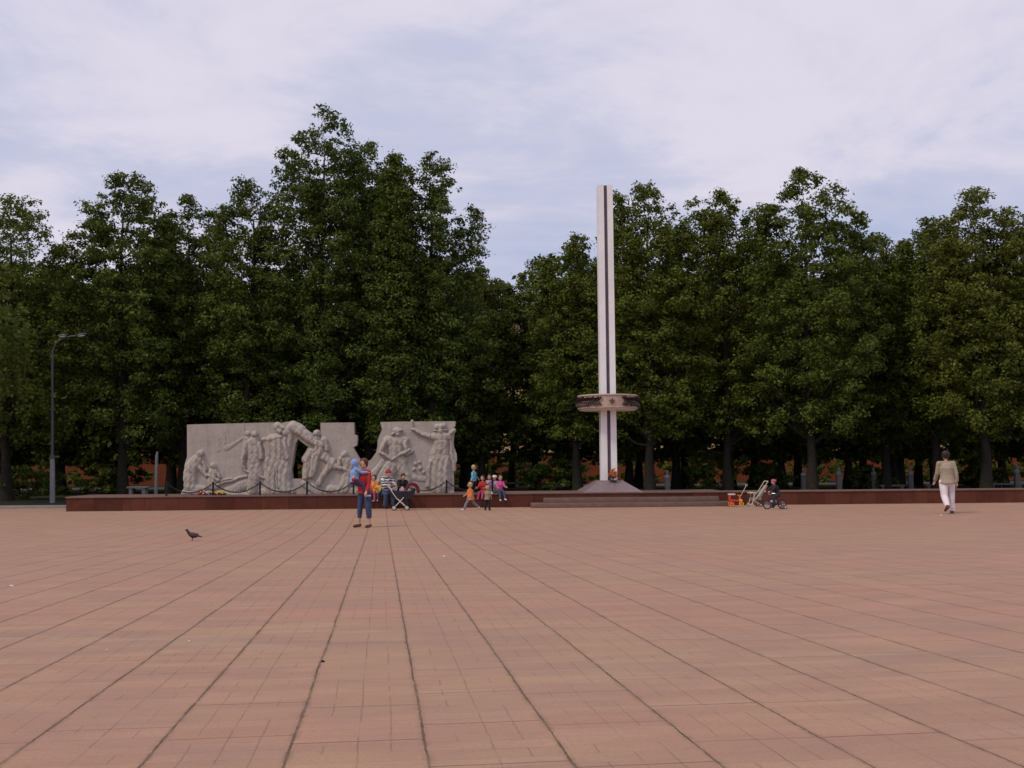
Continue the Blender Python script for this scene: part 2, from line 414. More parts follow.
# joints: run towards the vanishing point seen at (381.5, 492)
d_ = GP(381.5, 560) - GP(429, 766)
JANG = math.degrees(math.atan2(-(d_.x), d_.y)) * -1
vpd = ray(381.5, 492.5); JANG = math.degrees(math.atan2(vpd.x, vpd.y))     # heading of joints, clockwise from +Y
def jframe(p):                    # rotate so that v runs along the joints
    a = R(JANG); return p.x * math.cos(a) - p.y * math.sin(a), p.x * math.sin(a) + p.y * math.cos(a)
JPH = jframe(GP(429, 766))[0]
js = [jframe(GP(x, 766))[0] for x in (143.5, 285.7, 429, 576.5, 726, 873)]
JW = (js[-1] - js[0]) / 5
print('JOINTS', JANG, JPH, JW, [round(j, 3) for j in js], [round(jframe(GP(x, 620))[0], 3) for x in (270.5, 336.5, 405, 472.3, 542, 613)])
M_plaza = plaza_material()
ys = [-60, -20, -6] + [(-5 + i * .5) for i in range(83)]
ys = [y for y in ys if y < 35.9] + [36.0]
sheet('plaza_paving', [-90, -45, -20, -8, 0, 8, 20, 45, 90], ys, lambda x, y: gz(y), M_plaza)
sheet('ground', [-1500, -200, -60, 0, 60, 200, 1500], [-1500, -200, -60, 36.0, 60, 120, 400, 1500], lambda x, y: -.012 if y > 30 else -.2, M_grass)
sheet('path', [-90, -30, 0, 30, 90], [61.5, 66.5], lambda x, y: .004, M_path)
k = MB(); k.bevbox((-50, 36.08, .03), (80, .15, .16), .015)
o = k.build('kerb_left', M_kerb); o['kind'] = 'structure'; o.name = 'plaza_kerb'

# ------------------------------------------------------------------ the granite platform
A = G(66, 511.5); B = G(1024, 502.5)
TH = math.atan2(B.y - A.y, B.x - A.x)
PH = .485
def fr(px, py, s):      # camera ray meets vertical plane s metres behind platform front -> (along, s, z)
    d = ray(px, py); e = Vector((math.cos(TH), math.sin(TH), 0)); n = Vector((-math.sin(TH), math.cos(TH), 0))
    t = (s + n.dot(Vector((A.x, A.y, 0)))) / n.dot(d)
    p = d * t + Vector((0, 0, EYE)); return (p - A).dot(e), s, p.z
def fw(a, s, z=0):      # frame -> world
    return Vector((A.x + a * math.cos(TH) - s * math.sin(TH), A.y + a * math.sin(TH) + s * math.cos(TH), z))
plat = empty('granite_platform', (A.x, A.y, 0), TH, 'long low dark red granite platform across the back of the square', 'platform')
aR = fr(1024, 500, 0)[0] + 10
aS0 = fr(530, 503, 0)[0]; aS1 = fr(727, 503, 0)[0]
bd = MB(); bd.box((aS1 / 2, 1.15, (PH - .05) / 2), (aS1, 2.3, PH - .05)); bd.box(((aS1 + .001 + aR) / 2, .4, (PH - .05) / 2), (aR - aS1 - .001, .8, PH - .05))
bd.build('wall', M_gran, plat, smooth=False)
cp = MB(); cp.bevbox((aS1 / 2, 1.15, PH - .025), (aS1 + .06, 2.36, .05), .008); cp.bevbox(((aS1 + .04 + aR) / 2, .4, PH - .025), (aR - aS1 - .04, .86, .05), .008)
cp.build('coping', M_cop, plat)
stp = empty('stone_steps', fw(aS0, 0), TH, 'two broad shallow granite steps in front of the tall white pylon', 'steps')
Wd = aS1 - aS0
b1 = MB(); b1.bevbox((Wd / 2, -.40, .078), (Wd, .78, .156), .01); b1.build('step', M_cop, stp)
i0 = fr(543, 498, 0)[0] - aS0; i1 = fr(716, 498, 0)[0] - aS0
b1 = MB(); b1.bevbox(((i0 + i1) / 2, -.215, .236), (i1 - i0, .40, .158), .01); b1.build('step', M_cop, stp)

# ------------------------------------------------------------------ relief wall
RS = .95; RT = .42
ra0 = fr(181, 495, RS)[0]
def rp(x, y):
    a, s, z = fr(x, y, RS); return (a - ra0, max(z, PH + .002) - PH)
PXM = abs(rp(300, 450)[0] - rp(200, 450)[0]) / 100
rel = empty('carved_relief_wall', fw(ra0, RS, PH), TH, 'pale stone relief wall carved with war figures behind the chain barrier', 'relief wall')
left = [(181, 496), (182.5, 491), (184.5, 486), (184.3, 474), (185, 463), (187, 457), (187, 441), (187, 424.6), (207, 424), (235, 423.4), (262, 422.6), (276, 422.4), (280, 423.3), (287, 421.6), (292, 421.5), (297, 422), (301, 424.2), (304, 428.6), (310, 432.5), (316, 435.4), (320.4, 438), (320.4, 449.6), (314, 448.6), (307, 446), (301, 441.5), (298, 438.6), (295.6, 443), (294, 452), (292.6, 462), (291, 470), (292, 478.7), (302, 478.7), (302, 496)]
mid = [(302.1, 496), (302.1, 470), (303.3, 464), (303.5, 459.4), (301.6, 457.8), (305, 452.6), (308.4, 446.9), (314, 448.9), (320.5, 449.9), (320.5, 422.8), (336, 422.6), (353.6, 422.4), (353.8, 428), (354, 434.3), (357, 435.2), (357.1, 440), (356.5, 445.3), (353, 447.4), (355.5, 452), (358.5, 457.5), (361.5, 461.3), (366, 462), (366, 496)]
right = [(366.1, 496), (366.1, 462), (371, 459.5), (376, 452.5), (377.3, 447), (377.6, 440), (380, 434), (382, 429.6), (381, 425), (380.2, 422.1), (400, 421.6), (430, 421.4), (455.6, 421.2), (455.2, 426), (453, 428.8), (454.4, 434), (453.6, 442), (454.2, 448), (456.7, 454), (457, 460), (455, 466), (453.6, 471), (454, 480), (454, 496)]
def rough(poly, seed):
    r = random.Random(seed); out = []
    for i, p in enumerate(poly):
        out.append(rp(*p))
    return out
for i, pl in enumerate((left, mid, right)):
    m_ = MB(); m_.prism(rough(pl, i), 0, RT); m_.build('panel', M_stone, rel, smooth=False)

def carve(prims, pad=2, res=.28, seed=0, folds=0., kmax=1.0):
    """height field of one carved figure. prims: (x0,y0,r0,x1,y1,r1,h) in photo-scale units"""
    xs0 = min(min(p[0] - p[2], p[3] - p[5]) for p in prims) - pad; xs1 = max(max(p[0] + p[2], p[3] + p[5]) for p in prims) + pad
    ys0 = min(min(p[1] - p[2], p[4] - p[5]) for p in prims) - pad; ys1 = max(max(p[1] + p[2], p[4] + p[5]) for p in prims) + pad
    nx = int((xs1 - xs0) / res) + 1; ny = int((ys1 - ys0) / res) + 1
    X, Y = np.meshgrid(xs0 + np.arange(nx) * res, ys0 + np.arange(ny) * res)
    rg = np.random.RandomState(seed + 5); ph = rg.rand(8) * 6.28
    Xw = X + .5 * np.sin(Y * .33 + ph[0]) + .18 * np.sin(Y * .9 + X * .3 + ph[1])
    Yw = Y + .4 * np.sin(X * .4 + ph[2])
    Hh = np.zeros_like(X)
    for (x0, y0, r0, x1, y1, r1, h) in prims:
        dx, dy = x1 - x0, y1 - y0; l2 = dx * dx + dy * dy
        t = np.clip(((Xw - x0) * dx + (Yw - y0) * dy) / l2, 0, 1) if l2 > 1e-3 else np.zeros_like(X)
        r = r0 + (r1 - r0) * t
        d = np.sqrt((Xw - x0 - t * dx) ** 2 + (Yw - y0 - t * dy) ** 2) / r
        hh = h * .68 * (1 - np.clip(d, 0, 1) ** 3.4)
        sm = np.minimum(Hh, hh)
        Hh = np.maximum(Hh, hh) - .25 * np.minimum(sm, .05) * (np.abs(Hh - hh) > .03)
    big = np.clip((Hh - .07) / .07, 0, 1)
    if folds: Hh = Hh * (1 + folds * .75 * big * np.sin(X * 1.15 + Y * .18 + ph[3] + 1.5 * np.sin(Y * .16 + ph[4])) + folds * .4 * big * np.sin(X * .5 - Y * .7 + ph[7]))
    Hh += (Hh > 0) * .006 * np.sin(X * 1.3 + ph[5]) * np.sin(Y * 1.1 + ph[6])
    for _ in range(3):
        Hh[1:-1, :] = (Hh[:-2, :] + 2 * Hh[1:-1, :] + Hh[2:, :]) / 4; Hh[:, 1:-1] = (Hh[:, :-2] + 2 * Hh[:, 1:-1] + Hh[:, 2:]) / 4
    mask = Hh > .004
    idx = -np.ones(X.shape, int); vs = []; fs = []
    cell = mask[:-1, :-1] | mask[1:, :-1] | mask[:-1, 1:] | mask[1:, 1:]
    for j, i in zip(*np.nonzero(cell)):
        q4 = []
        for (jj, ii) in ((j, i), (j + 1, i), (j + 1, i + 1), (j, i + 1)):
            if idx[jj, ii] < 0:
                a, z = rp(X[jj, ii], min(Y[jj, ii], 494.8)); idx[jj, ii] = len(vs)
                vs.append((a, -Hh[jj, ii] * .78 + (.02 if Hh[jj, ii] <= 0.004 else 0), z))
            q4.append(idx[jj, ii])
        fs.append(tuple(q4))
    return vs, fs
def C1(x, y, r, h): return (x, y, r, x + .01, y, r, h)
figs = [
 ('mourner', [C1(200.5, 454, 4.2, .30), (198, 459, 5.5, 191, 468, 7, .26), (191, 468, 7, 190, 486, 6.5, .24), (197, 464, 3, 207, 476, 2.2, .20), (190, 488, 6, 204, 490, 4, .2), (203, 463, 1.8, 206, 470, 1.6, .17)], .10),
 ('child', [C1(214, 466, 3.3, .28), (212, 473, 4.5, 213, 486, 6, .22), (207, 475, 1.8, 219, 480, 1.8, .25), (215, 470, 2.2, 220, 477, 1.6, .2)], .08),
 ('rear_figure', [C1(247, 434, 3, .13), (247, 440, 4, 248, 452, 4, .10)], 0),
 ('soldier', [C1(254.4, 434.5, 3.6, .30), (255, 439, 2.4, 255, 443, 4, .22), (253, 444, 8, 254, 459, 7.4, .24), (254, 459, 7.2, 255, 474, 8.4, .24), (247, 443, 3, 242.8, 459, 2.6, .28), (242.8, 459, 2.4, 244, 468, 2.2, .26), (244, 470, 1.2, 265, 478, 1.2, .24), (260, 444, 2.6, 262, 458, 2.3, .3), (255, 474, 7, 251, 491, 5.5, .22)], .09),
 ('cloaked_soldier', [C1(279.5, 431, 3.7, .34), (278, 426.8, 4.2, 284, 428, 2.4, .3), (272, 439, 5.5, 284, 440, 6, .24), (268, 442, 5, 270, 462, 6, .24), (277, 444, 8, 279, 466, 9, .3), (270, 462, 7, 271, 490, 7, .24), (282, 466, 8, 285, 489, 8, .32), (264, 440, 2.5, 282, 437, 2.6, .3), (285, 440, 3, 288, 458, 2.6, .34), (277, 470, 1.1, 278, 488, 1.1, .37)], .11),
 ('arching_figure', [(285, 433, 4, 293, 427.5, 5.6, .30), (293, 427.5, 6, 300, 430.5, 6, .34), (300, 430.5, 5.2, 309, 439, 5, .36), (309, 439, 4.8, 323, 445.5, 3.6, .34), (290, 431, 3.8, 288.5, 450, 3.2, .22), (289, 450, 2.6, 288, 462, 2.2, .14)], .07),
 ('striding_figure', [C1(316.6, 433.2, 3.4, .36), (317, 437, 2.2, 319, 441, 3, .26), (318, 444, 5, 319.5, 452, 5.4, .30), (312, 452, 4, 306.5, 460, 4, .22), (308, 460, 4, 306.5, 477, 3.4, .22), (316, 456, 5, 312, 476, 3.6, .26), (324, 456, 5, 335, 466, 4, .24), (333, 461, 4, 318, 484, 3, .26), (324, 441, 4.5, 327, 450, 3, .26)], .12),
 ('crouching_figure', [C1(344.5, 455.2, 3.8, .32), (346, 461, 5.2, 349, 472, 6.6, .26), (341, 459, 2.6, 338, 467, 2.4, .30), (338, 467, 2.4, 348, 471, 2.0, .32), (350, 460, 2.6, 355, 469, 2.4, .28), (349, 474, 6.5, 345, 490, 5, .24), (354, 474, 4.5, 362, 492, 4.6, .24), (345, 480, 3, 337, 492, 3, .22)], .10),
 ('seated_soldier', [C1(397.6, 434.6, 3.5, .32), (392, 434, 1.2, 402, 430.4, 1.2, .34), (396.5, 430.8, 3.6, 399, 431.2, 3, .32), (388, 441, 5.5, 404, 441, 5.5, .24), (396, 443, 8, 396, 456, 8, .26), (386, 441, 3, 381, 452, 2.6, .32), (381, 453, 2.4, 392, 459.5, 2.2, .34), (392, 459.5, 2, 410, 449.5, 1.8, .36), (405, 442, 3, 407.5, 451, 2.6, .30), (394, 462, 7.5, 387, 474, 8, .22), (400, 462, 7, 406, 480, 6, .22), (406, 480, 5, 408, 492, 5, .2), (384, 474, 6, 377, 489, 5.5, .2)], .10),
 ('calling_woman', [C1(440.5, 430.6, 3.2, .34), (434.5, 430.6, .9, 447, 430.4, .9, .3), (437, 426.8, 3.4, 443, 426.8, 3.2, .3), (434, 437, 4, 448, 437, 4.2, .28), (440.5, 438, 8.6, 440.5, 447, 7.6, .3), (432, 438, 3, 423, 434, 2.5, .3), (423, 434, 2.4, 413.5, 429.6, 1.8, .28), (448, 436, 2.6, 454, 430.5, 2, .28), (440.5, 451, 9, 439, 464, 11.5, .26), (439, 464, 11.5, 439, 484, 13, .26), (446, 458, 3, 446, 486, 3.4, .31), (430, 462, 2.2, 428, 486, 2.6, .29), (411.6, 421.5, .9, 412.3, 430, .9, .2)], .10),
]
for i, (nm, pr, fo) in enumerate(figs):
    vs, fs = carve(pr, seed=i, folds=fo)
    m_ = MB(); m_.add(vs, fs); o = m_.build('carved_figure', M_stone, rel)
    bm = bmesh.new(); bm.from_mesh(o.data)
    for f in bm.faces:
        pass
    bm.to_mesh(o.data); bm.free()
# rock, smoke and a rifle scratched in lower relief
bgp = [(226, 449, 2.5, 243, 438, 1.6, .05), (217, 430, .6, 219, 450, 2.6, .03), (224, 432, .6, 224.5, 448, 2.2, .03), (210, 487, 2.0, 246, 476, 1.6, .16), (222, 481, 1.2, 232, 478, 1.2, .2),
       (246, 484, 6, 228, 492, 5, .14), (262, 492, 4, 292, 491, 4, .2), (184, 493, 3, 250, 495, 3, .22)]
vs, fs = carve(bgp, seed=31); m_ = MB(); m_.add(vs, fs); m_.build('carved_background', M_stone, rel)
bgp = [(330, 490, 5, 362, 492, 5, .16), (305, 484, 4, 318, 492, 5, .14)]
vs, fs = carve(bgp, seed=32); m_ = MB(); m_.add(vs, fs); m_.build('carved_background', M_stone, rel)
bgp = [C1(415, 464, 2.2, .12), C1(420, 468, 2.4, .12), C1(414, 470, 2, .12), C1(419, 462, 1.8, .12), C1(424, 472, 2, .1), (412, 452, 2.5, 407, 454, 2.5, .2), (383, 462, 3, 372, 476, 4, .12), (414, 478, 3, 432, 480, 3, .06), (368, 484, 6, 372, 492, 6, .16), (450, 440, 2, 454, 470, 1.6, .12), (412, 493, 3, 452, 493, 3, .10)]
vs, fs = carve(bgp, seed=33); m_ = MB(); m_.add(vs, fs); m_.build('carved_background', M_stone, rel)

# ------------------------------------------------------------------ pylon
pa, ps, pz = fr(609.6, 494, .9)
pyl = empty('memorial_pylon', fw(pa, 1.06, PH), TH, 'tall white twin-slab memorial pylon with a wreath ring around it', 'monument')
def frz(px, py, s): return fr(px, py, s)[2]
HT = frz(605, 187, 1.15) - PH
s1 = MB(); s1.lathe([(.0, 0)], 4) if False else None
b_ = MB(); bw, tw, bh = 1.03, .42, .39
b_.add([(-bw, -bw, 0), (bw, -bw, 0), (bw, bw, 0), (-bw, bw, 0), (-tw, -tw, bh), (tw, -tw, bh), (tw, tw, bh), (-tw, tw, bh)], [(0, 3, 2, 1), (4, 5, 6, 7), (0, 1, 5, 4), (1, 2, 6, 5), (2, 3, 7, 6), (3, 0, 4, 7)])
b_.build('base', M_pyr, pyl, smooth=False)
pw = MB(); z0, z1 = bh - .02, HT
def slab(x0, x1, t0, t1):
    m_ = MB(); k0 = .96
    m_.add([(x0, t0, z0), (x1, t0, z0), (x1, t1, z0), (x0, t1, z0), (x0 * k0, t0 * k0, z1), (x1 * k0, t0 * k0, z1), (x1 * k0, t1 * k0, z1), (x0 * k0, t1 * k0, z1)],
           [(0, 3, 2, 1), (4, 5, 6, 7), (0, 1, 5, 4), (1, 2, 6, 5), (2, 3, 7, 6), (3, 0, 4, 7)])
    return m_
slab(-.285, -.06, -.2, .2).build('slab', M_pole, pyl, smooth=False)
slab(.066, .275, -.2, .2).build('slab', M_pole, pyl, smooth=False)
slab(-.059, .065, -.13, .13).build('core', M_poledark, pyl, smooth=False)
zr0 = frz(607, 408.2, .1) - PH; zr1 = frz(607, 393.8, .1) - PH
rg = empty('x'); bpy.data.objects.remove(rg)
rad = 1.08
m_ = MB()
pr = [(rad - .10, zr0 + .02), (rad - .02, zr0), (rad, zr0 + .02), (rad, zr0 + .05), (rad - .03, zr0 + .06), (rad - .03, zr1 - .06), (rad, zr1 - .05), (rad, zr1 - .02), (rad - .02, zr1), (rad - .12, zr1)]
n = 48; vs = []; fs = []
pc = pr + [(rad - .12, zr0 + .02)]
for r_, z_ in pc:
    for k_ in range(n): vs.append((r_ * math.cos(2 * PI * k_ / n), r_ * math.sin(2 * PI * k_ / n), z_))
for j in range(len(pc)):
    j2 = (j + 1) % len(pc)
    for k_ in range(n): fs.append((j * n + k_, j * n + (k_ + 1) % n, j2 * n + (k_ + 1) % n, j2 * n + k_))
m_.add(vs, fs); ring = m_.build('wreath_ring', M_ring, pyl)
m_ = MB(); m_.lathe([(.30, zr0 - .045), (rad - .12, zr0 - .042), (rad - .045, zr0 - .002), (rad - .15, zr0 + .05), (.30, zr0 + .05)], 48); 
m_.build('ring_underside', M_ringl, pyl)
# bronze laurel sprays on the ring, and a star
def on_ring(a, z, off=.0): return Vector(((rad - .02 + off) * math.sin(a), -(rad - .02 + off) * math.cos(a), z))
zm = (zr0 + zr1) / 2
r2 = random.Random(3)
for sgn in (-1, 1):
    lm = MB()
    lm.tube([on_ring(sgn * a, zm + .03 * math.sin(a * 5), .02) for a in np.linspace(.42, 1.75, 16)], .02, 6)
    for a in np.arange(.45, 1.75, .085):
        for up in (-1, 1):
            p0 = on_ring(sgn * a, zm + up * .01, .02); p1 = on_ring(sgn * (a - .12), zm + up * r2.uniform(.13, .19), .045); pm = (p0 + p1) / 2 + Vector((0, 0, up * .02))
            lm.tube([p0, pm, p1], [.014, .066, .008], 6, flat=.5)
    lm.build('laurel_spray', M_ringd, ring)
st = MB(); pts = []
for i in range(10):
    r_ = .105 if i % 2 == 0 else .042; a = PI / 2 + i * PI / 5
    pts.append((r_ * math.cos(a), zm + r_ * math.sin(a)))
st.prism([(x, z) for x, z in pts], -(rad + .03), -(rad - .04))
st.build('star', mat('star_bronze', (.16, .075, .03), .5, .2, 8, metal=.4), ring, smooth=False)
jt = MB()
# flowers laid against the pylon
def flower_bunch(loc, n, cols, leafc, w_, h_, seed, label, cat='flowers', group=None, flatten=1.0):
    e = empty('flower_bunch', loc, 0, label, cat, group); r = random.Random(seed)
    lf = MB()
    for i in range(n * 3):
        a = r.uniform(0, 6.28); rr = w_ * math.sqrt(r.random()) * .5
        p = Vector((rr * math.cos(a), rr * math.sin(a) * flatten, r.uniform(0.0, h_ * .5)))
        lf.tube([p, p + Vector((r.uniform(-.05, .05), r.uniform(-.05, .05), h_ * .3))], [.018, .004], 4, flat=.3)
    lf.build('leaves', leafc, e)
    for ci, c in enumerate(cols):
        bl = MB(); bl.ell((0, 0, h_ * .42), (w_ * .42, w_ * .42 * flatten, h_ * .22), 12, 6)
        for i in range(n):
            a = r.uniform(0, 6.28); rr = w_ * math.sqrt(r.random()) * .5; t = 1 - (rr / (w_ * .5)) ** 2 * .5
            p = Vector((rr * math.cos(a), rr * math.sin(a) * flatten, h_ * r.uniform(.45, 1.) * t))
            for k_ in range(5):
                b = k_ * 1.257; bl.ell(p + Vector((.016 * math.cos(b), .016 * math.sin(b), 0)), (.016, .016, .012), 6, 4)
            bl.ell(p + Vector((0, 0, .008)), .014, 6, 4)
        bl.build('blooms', c, e)
    return e
F_red = mat('red_petals', (.62, .10, .04), .6, .2, 20); F_or = mat('orange_petals', (.75, .25, .08), .6, .2, 20)
F_yel = mat('yellow_petals', (.80, .55, .16), .6, .2, 20); F_wh = mat('white_petals', (.75, .70, .66), .6, .1, 20)
F_lf = mat('stem_green', (.05, .075, .03), .7, .3, 15)
pb = fw(pa + .08, 1.06 - .50, PH + .36)
e = flower_bunch(pb, 34, [F_red, F_or], F_lf, .30, .52, 5, 'bunch of orange and red flowers leaning on the foot of the white pylon')
wr = MB(); wr.box((0, .04, .02), (.22, .22, .04)); wr.build('wrap', F_lf, e)
a_, s_, z_ = fr(218, 494, .5)
flower_bunch(fw(a_, .5, PH), 60, [F_yel], F_lf, .62, .15, 6, 'yellow flowers heaped at the foot of the relief by the second chain post', flatten=.5)
a_, s_, z_ = fr(203, 494, .5)
flower_bunch(fw(a_, .5, PH), 22, [F_wh, F_red], F_lf, .42, .16, 9, 'white and red flowers lying at the foot of the kneeling stone mourner', flatten=.5)

# ------------------------------------------------------------------ chain barrier
post_px = [166.5, 213, 260, 307, 353.5, 400, 446.5, 492.5]
SP = .22
pp = [fr(x, 490, SP)[0] for x in post_px]
post0 = None; names = ['at the far left end of the chain', 'by the yellow flowers', 'under the carved soldier', 'under the hole in the relief', 'behind the woman with the toddler', 'behind the pram', 'under the carved woman with raised arm', 'beside the seated children']
for i, a_ in enumerate(pp):
    if post0 is None:
        post0 = empty('barrier_post', fw(a_, SP, PH), TH, '', '')
        m_ = MB(); m_.tube([(0, 0, 0), (0, 0, .40)], .032, 10); m_.build('shaft', M_iron, post0)
        m_ = MB(); m_.lathe([(.055, 0), (.055, .012), (.03, .02)], 12); m_.build('foot_plate', M_iron, post0)
        m_ = MB(); m_.ell((0, 0, .43), .036, 10, 7); m_.build('knob', M_iron, post0); o = post0
    else:
        o = copy_tree(post0); o.location = fw(a_, SP, PH)
    tag(o, 'black iron barrier post ' + names[i], 'barrier post', 'posts of the chain barrier')
cn = ['at the far left, reaching past the relief corner', 'between the yellow flowers and the carved soldier', 'below the cloaked carved soldier', 'from the hole in the relief to the woman with the toddler', 'behind the seated adults and toddler', 'behind the pram', 'right of the relief wall, by the child in blue']
for i in range(len(pp) - 1):
    a0, a1 = pp[i], pp[i + 1]; m_ = MB(); L_ = a1 - a0; nl = 34
    e_ = empty('chain', fw(a0, SP, PH)) if False else None
    for k_ in range(nl):
        t = (k_ + .5) / nl; x = .03 + (L_ - .06) * t; sag = .30 * (1 - (2 * t - 1) ** 2)
        t2 = t + .5 / nl; dz = -.30 * (-(2 * (2 * t - 1)) * 2) / (L_ - .06)
        ang = math.atan2(.30 * 4 * (2 * t - 1), L_)
        rr = Matrix.Rotation(-ang, 3, 'Y') @ Matrix.Rotation(PI / 2 * (k_ % 2), 3, 'X')
        t_ = MB(); t_.torus((0, 0, 0), .021, .0095, 'Y', 10, 5)
        m_.add([rr @ Vector((v[0] * 1.55, v[1], v[2])) + Vector((x, 0, .395 - sag)) for v in t_.v], t_.f)
    o = m_.build('chain', M_iron, loc=fw(a0, SP, PH), rot=(0, 0, TH))
    tag(o, 'sagging black chain ' + cn[i], 'chain', 'chains of the barrier')

# ------------------------------------------------------------------ lamp post
lb = G(52.5, 503); lamp = empty('street_lamp', lb, 0, 'grey street lamp with curved twin arm at the left edge of the trees', 'street lamp')
lamp.rotation_euler = (0, R(-1.7), 0)
def lz(py, px=52): return P(px, py, lb.y).z
M_lamp = mat('galvanised_steel', (.085, .085, .09), .5, .15, 3, metal=.3)
m_ = MB(); m_.tube([(0, 0, 0), (0, 0, lz(457))], [.105, .095], 12); m_.build('lower_pole', mat('pale_painted_steel', (.24, .23, .23), .6, .2, 3), lamp)
m_ = MB(); m_.tube([(0, 0, lz(457)), (0, 0, lz(362)), (.03, 0, lz(350)), (.16, 0, lz(343)), (.42, 0, lz(338.6)), (.80, 0, lz(336.8)), (1.15, 0, lz(336.8))], [.062, .05, .042, .038, .034, .03, .028], 10); m_.build('arm', M_lamp, lamp)
m_ = MB(); m_.lathe([(.11, -.07), (.11, .05), (.07, .08)], 12, (0, 0, lz(457))); m_.bevbox((.18, 0, lz(457)), (.22, .1, .08), .01); m_.build('collar', M_lamp, lamp)
M_diff = mat('lamp_glass', (.85, .85, .86), .25, .04, 3)
for x in (.42, 1.2):
    h = MB(); h.ell((x, 0, lz(336.2) + .02), (.24, .11, .055), 14, 8, rot=Matrix.Rotation(R(-8), 3, 'Y')); hd = h.build('lamp_head', M_lamp, lamp)
    h = MB(); h.ell((x, 0, lz(336.2) - .015), (.17, .085, .05), 12, 8, rot=Matrix.Rotation(R(-8), 3, 'Y')); h.build('diffuser', M_diff, hd)

# ------------------------------------------------------------------ buildings
bx0 = -62; bY = 74
bld = empty('long_building', (bx0, bY, 0), 0, 'long three storey yellow building with a red ground floor behind the trees', 'building')
BL = 124
m_ = MB(); m_.box((BL / 2, 5, 1.1), (BL, 10, 2.2)); m_.build('ground_floor_wall', M_red, bld, smooth=False)
m_ = MB(); m_.box((BL / 2, 5, 2.3), (BL + .3, 10.3, .2)); m_.build('cornice', M_cream, bld, smooth=False)
m_ = MB(); m_.box((BL / 2, 5, 7.2), (BL, 10, 9.6)); m_.build('upper_wall', M_cream, bld, smooth=False)
m_ = MB(); m_.prism([(-.5, 12.0), (BL + .5, 12.0), (BL - 3, 12.7), (3, 12.7)], -.4, 10.4); m_.build('roof', M_roof, bld, smooth=False)
n_w = 0
for i in range(33):
    for fl in range(3):
        x = 2 + i * 3.75; z = (1.35, 5.0, 9.0)[fl]; wh = (1.3, 1.7, 1.7)[fl]
        fm = MB(); 
        for sx in (-.62, .62): fm.box((x + sx, -.04, z), (.14, .14, wh))
        fm.box((x, -.045, z + wh / 2 + .07), (1.4, .16, .14)); fm.box((x, -.06, z - wh / 2 - .06), (1.5, .22, .1)); fm.box((x, -.035, z), (.07, .08, wh))
        if fl == 0: continue
        n_w += 1
        f_ = fm.build('window', M_white, bld, smooth=False)
        g_ = MB(); g_.box((x, -.012, z), (1.12, .05, wh)); g_.build('pane', M_glass, f_, smooth=False)

# ------------------------------------------------------------------ trees
def leaf_mesh(name, cen, nrm, siz, rs, m, var):
    n = len(cen)
    a = rs.normal(size=(n, 3)); a -= nrm * (a * nrm).sum(1)[:, None]; a /= np.linalg.norm(a, axis=1)[:, None] + 1e-9
    b = np.cross(nrm, a); s = siz[:, None]
    V = np.empty((n, 4, 3)); V[:, 0] = cen - a * s * .6; V[:, 1] = cen - b * s * .36 + a * s * .05; V[:, 2] = cen + a * s * .6; V[:, 3] = cen + b * s * .36 + a * s * .05
    me = bpy.data.meshes.new(name); me.vertices.add(4 * n); me.loops.add(4 * n); me.polygons.add(n)
    me.vertices.foreach_set('co', V.reshape(-1).astype(np.float32)); me.loops.foreach_set('vertex_index', np.arange(4 * n, dtype=np.int32))
    me.polygons.foreach_set('loop_start', np.arange(0, 4 * n, 4, dtype=np.int32)); me.polygons.foreach_set('loop_total', np.full(n, 4, dtype=np.int32))
    me.update(calc_edges=True); me.materials.append(m)
    at = me.attributes.new('leafvar', 'FLOAT', 'FACE'); at.data.foreach_set('value', var.astype(np.float32))
    return me
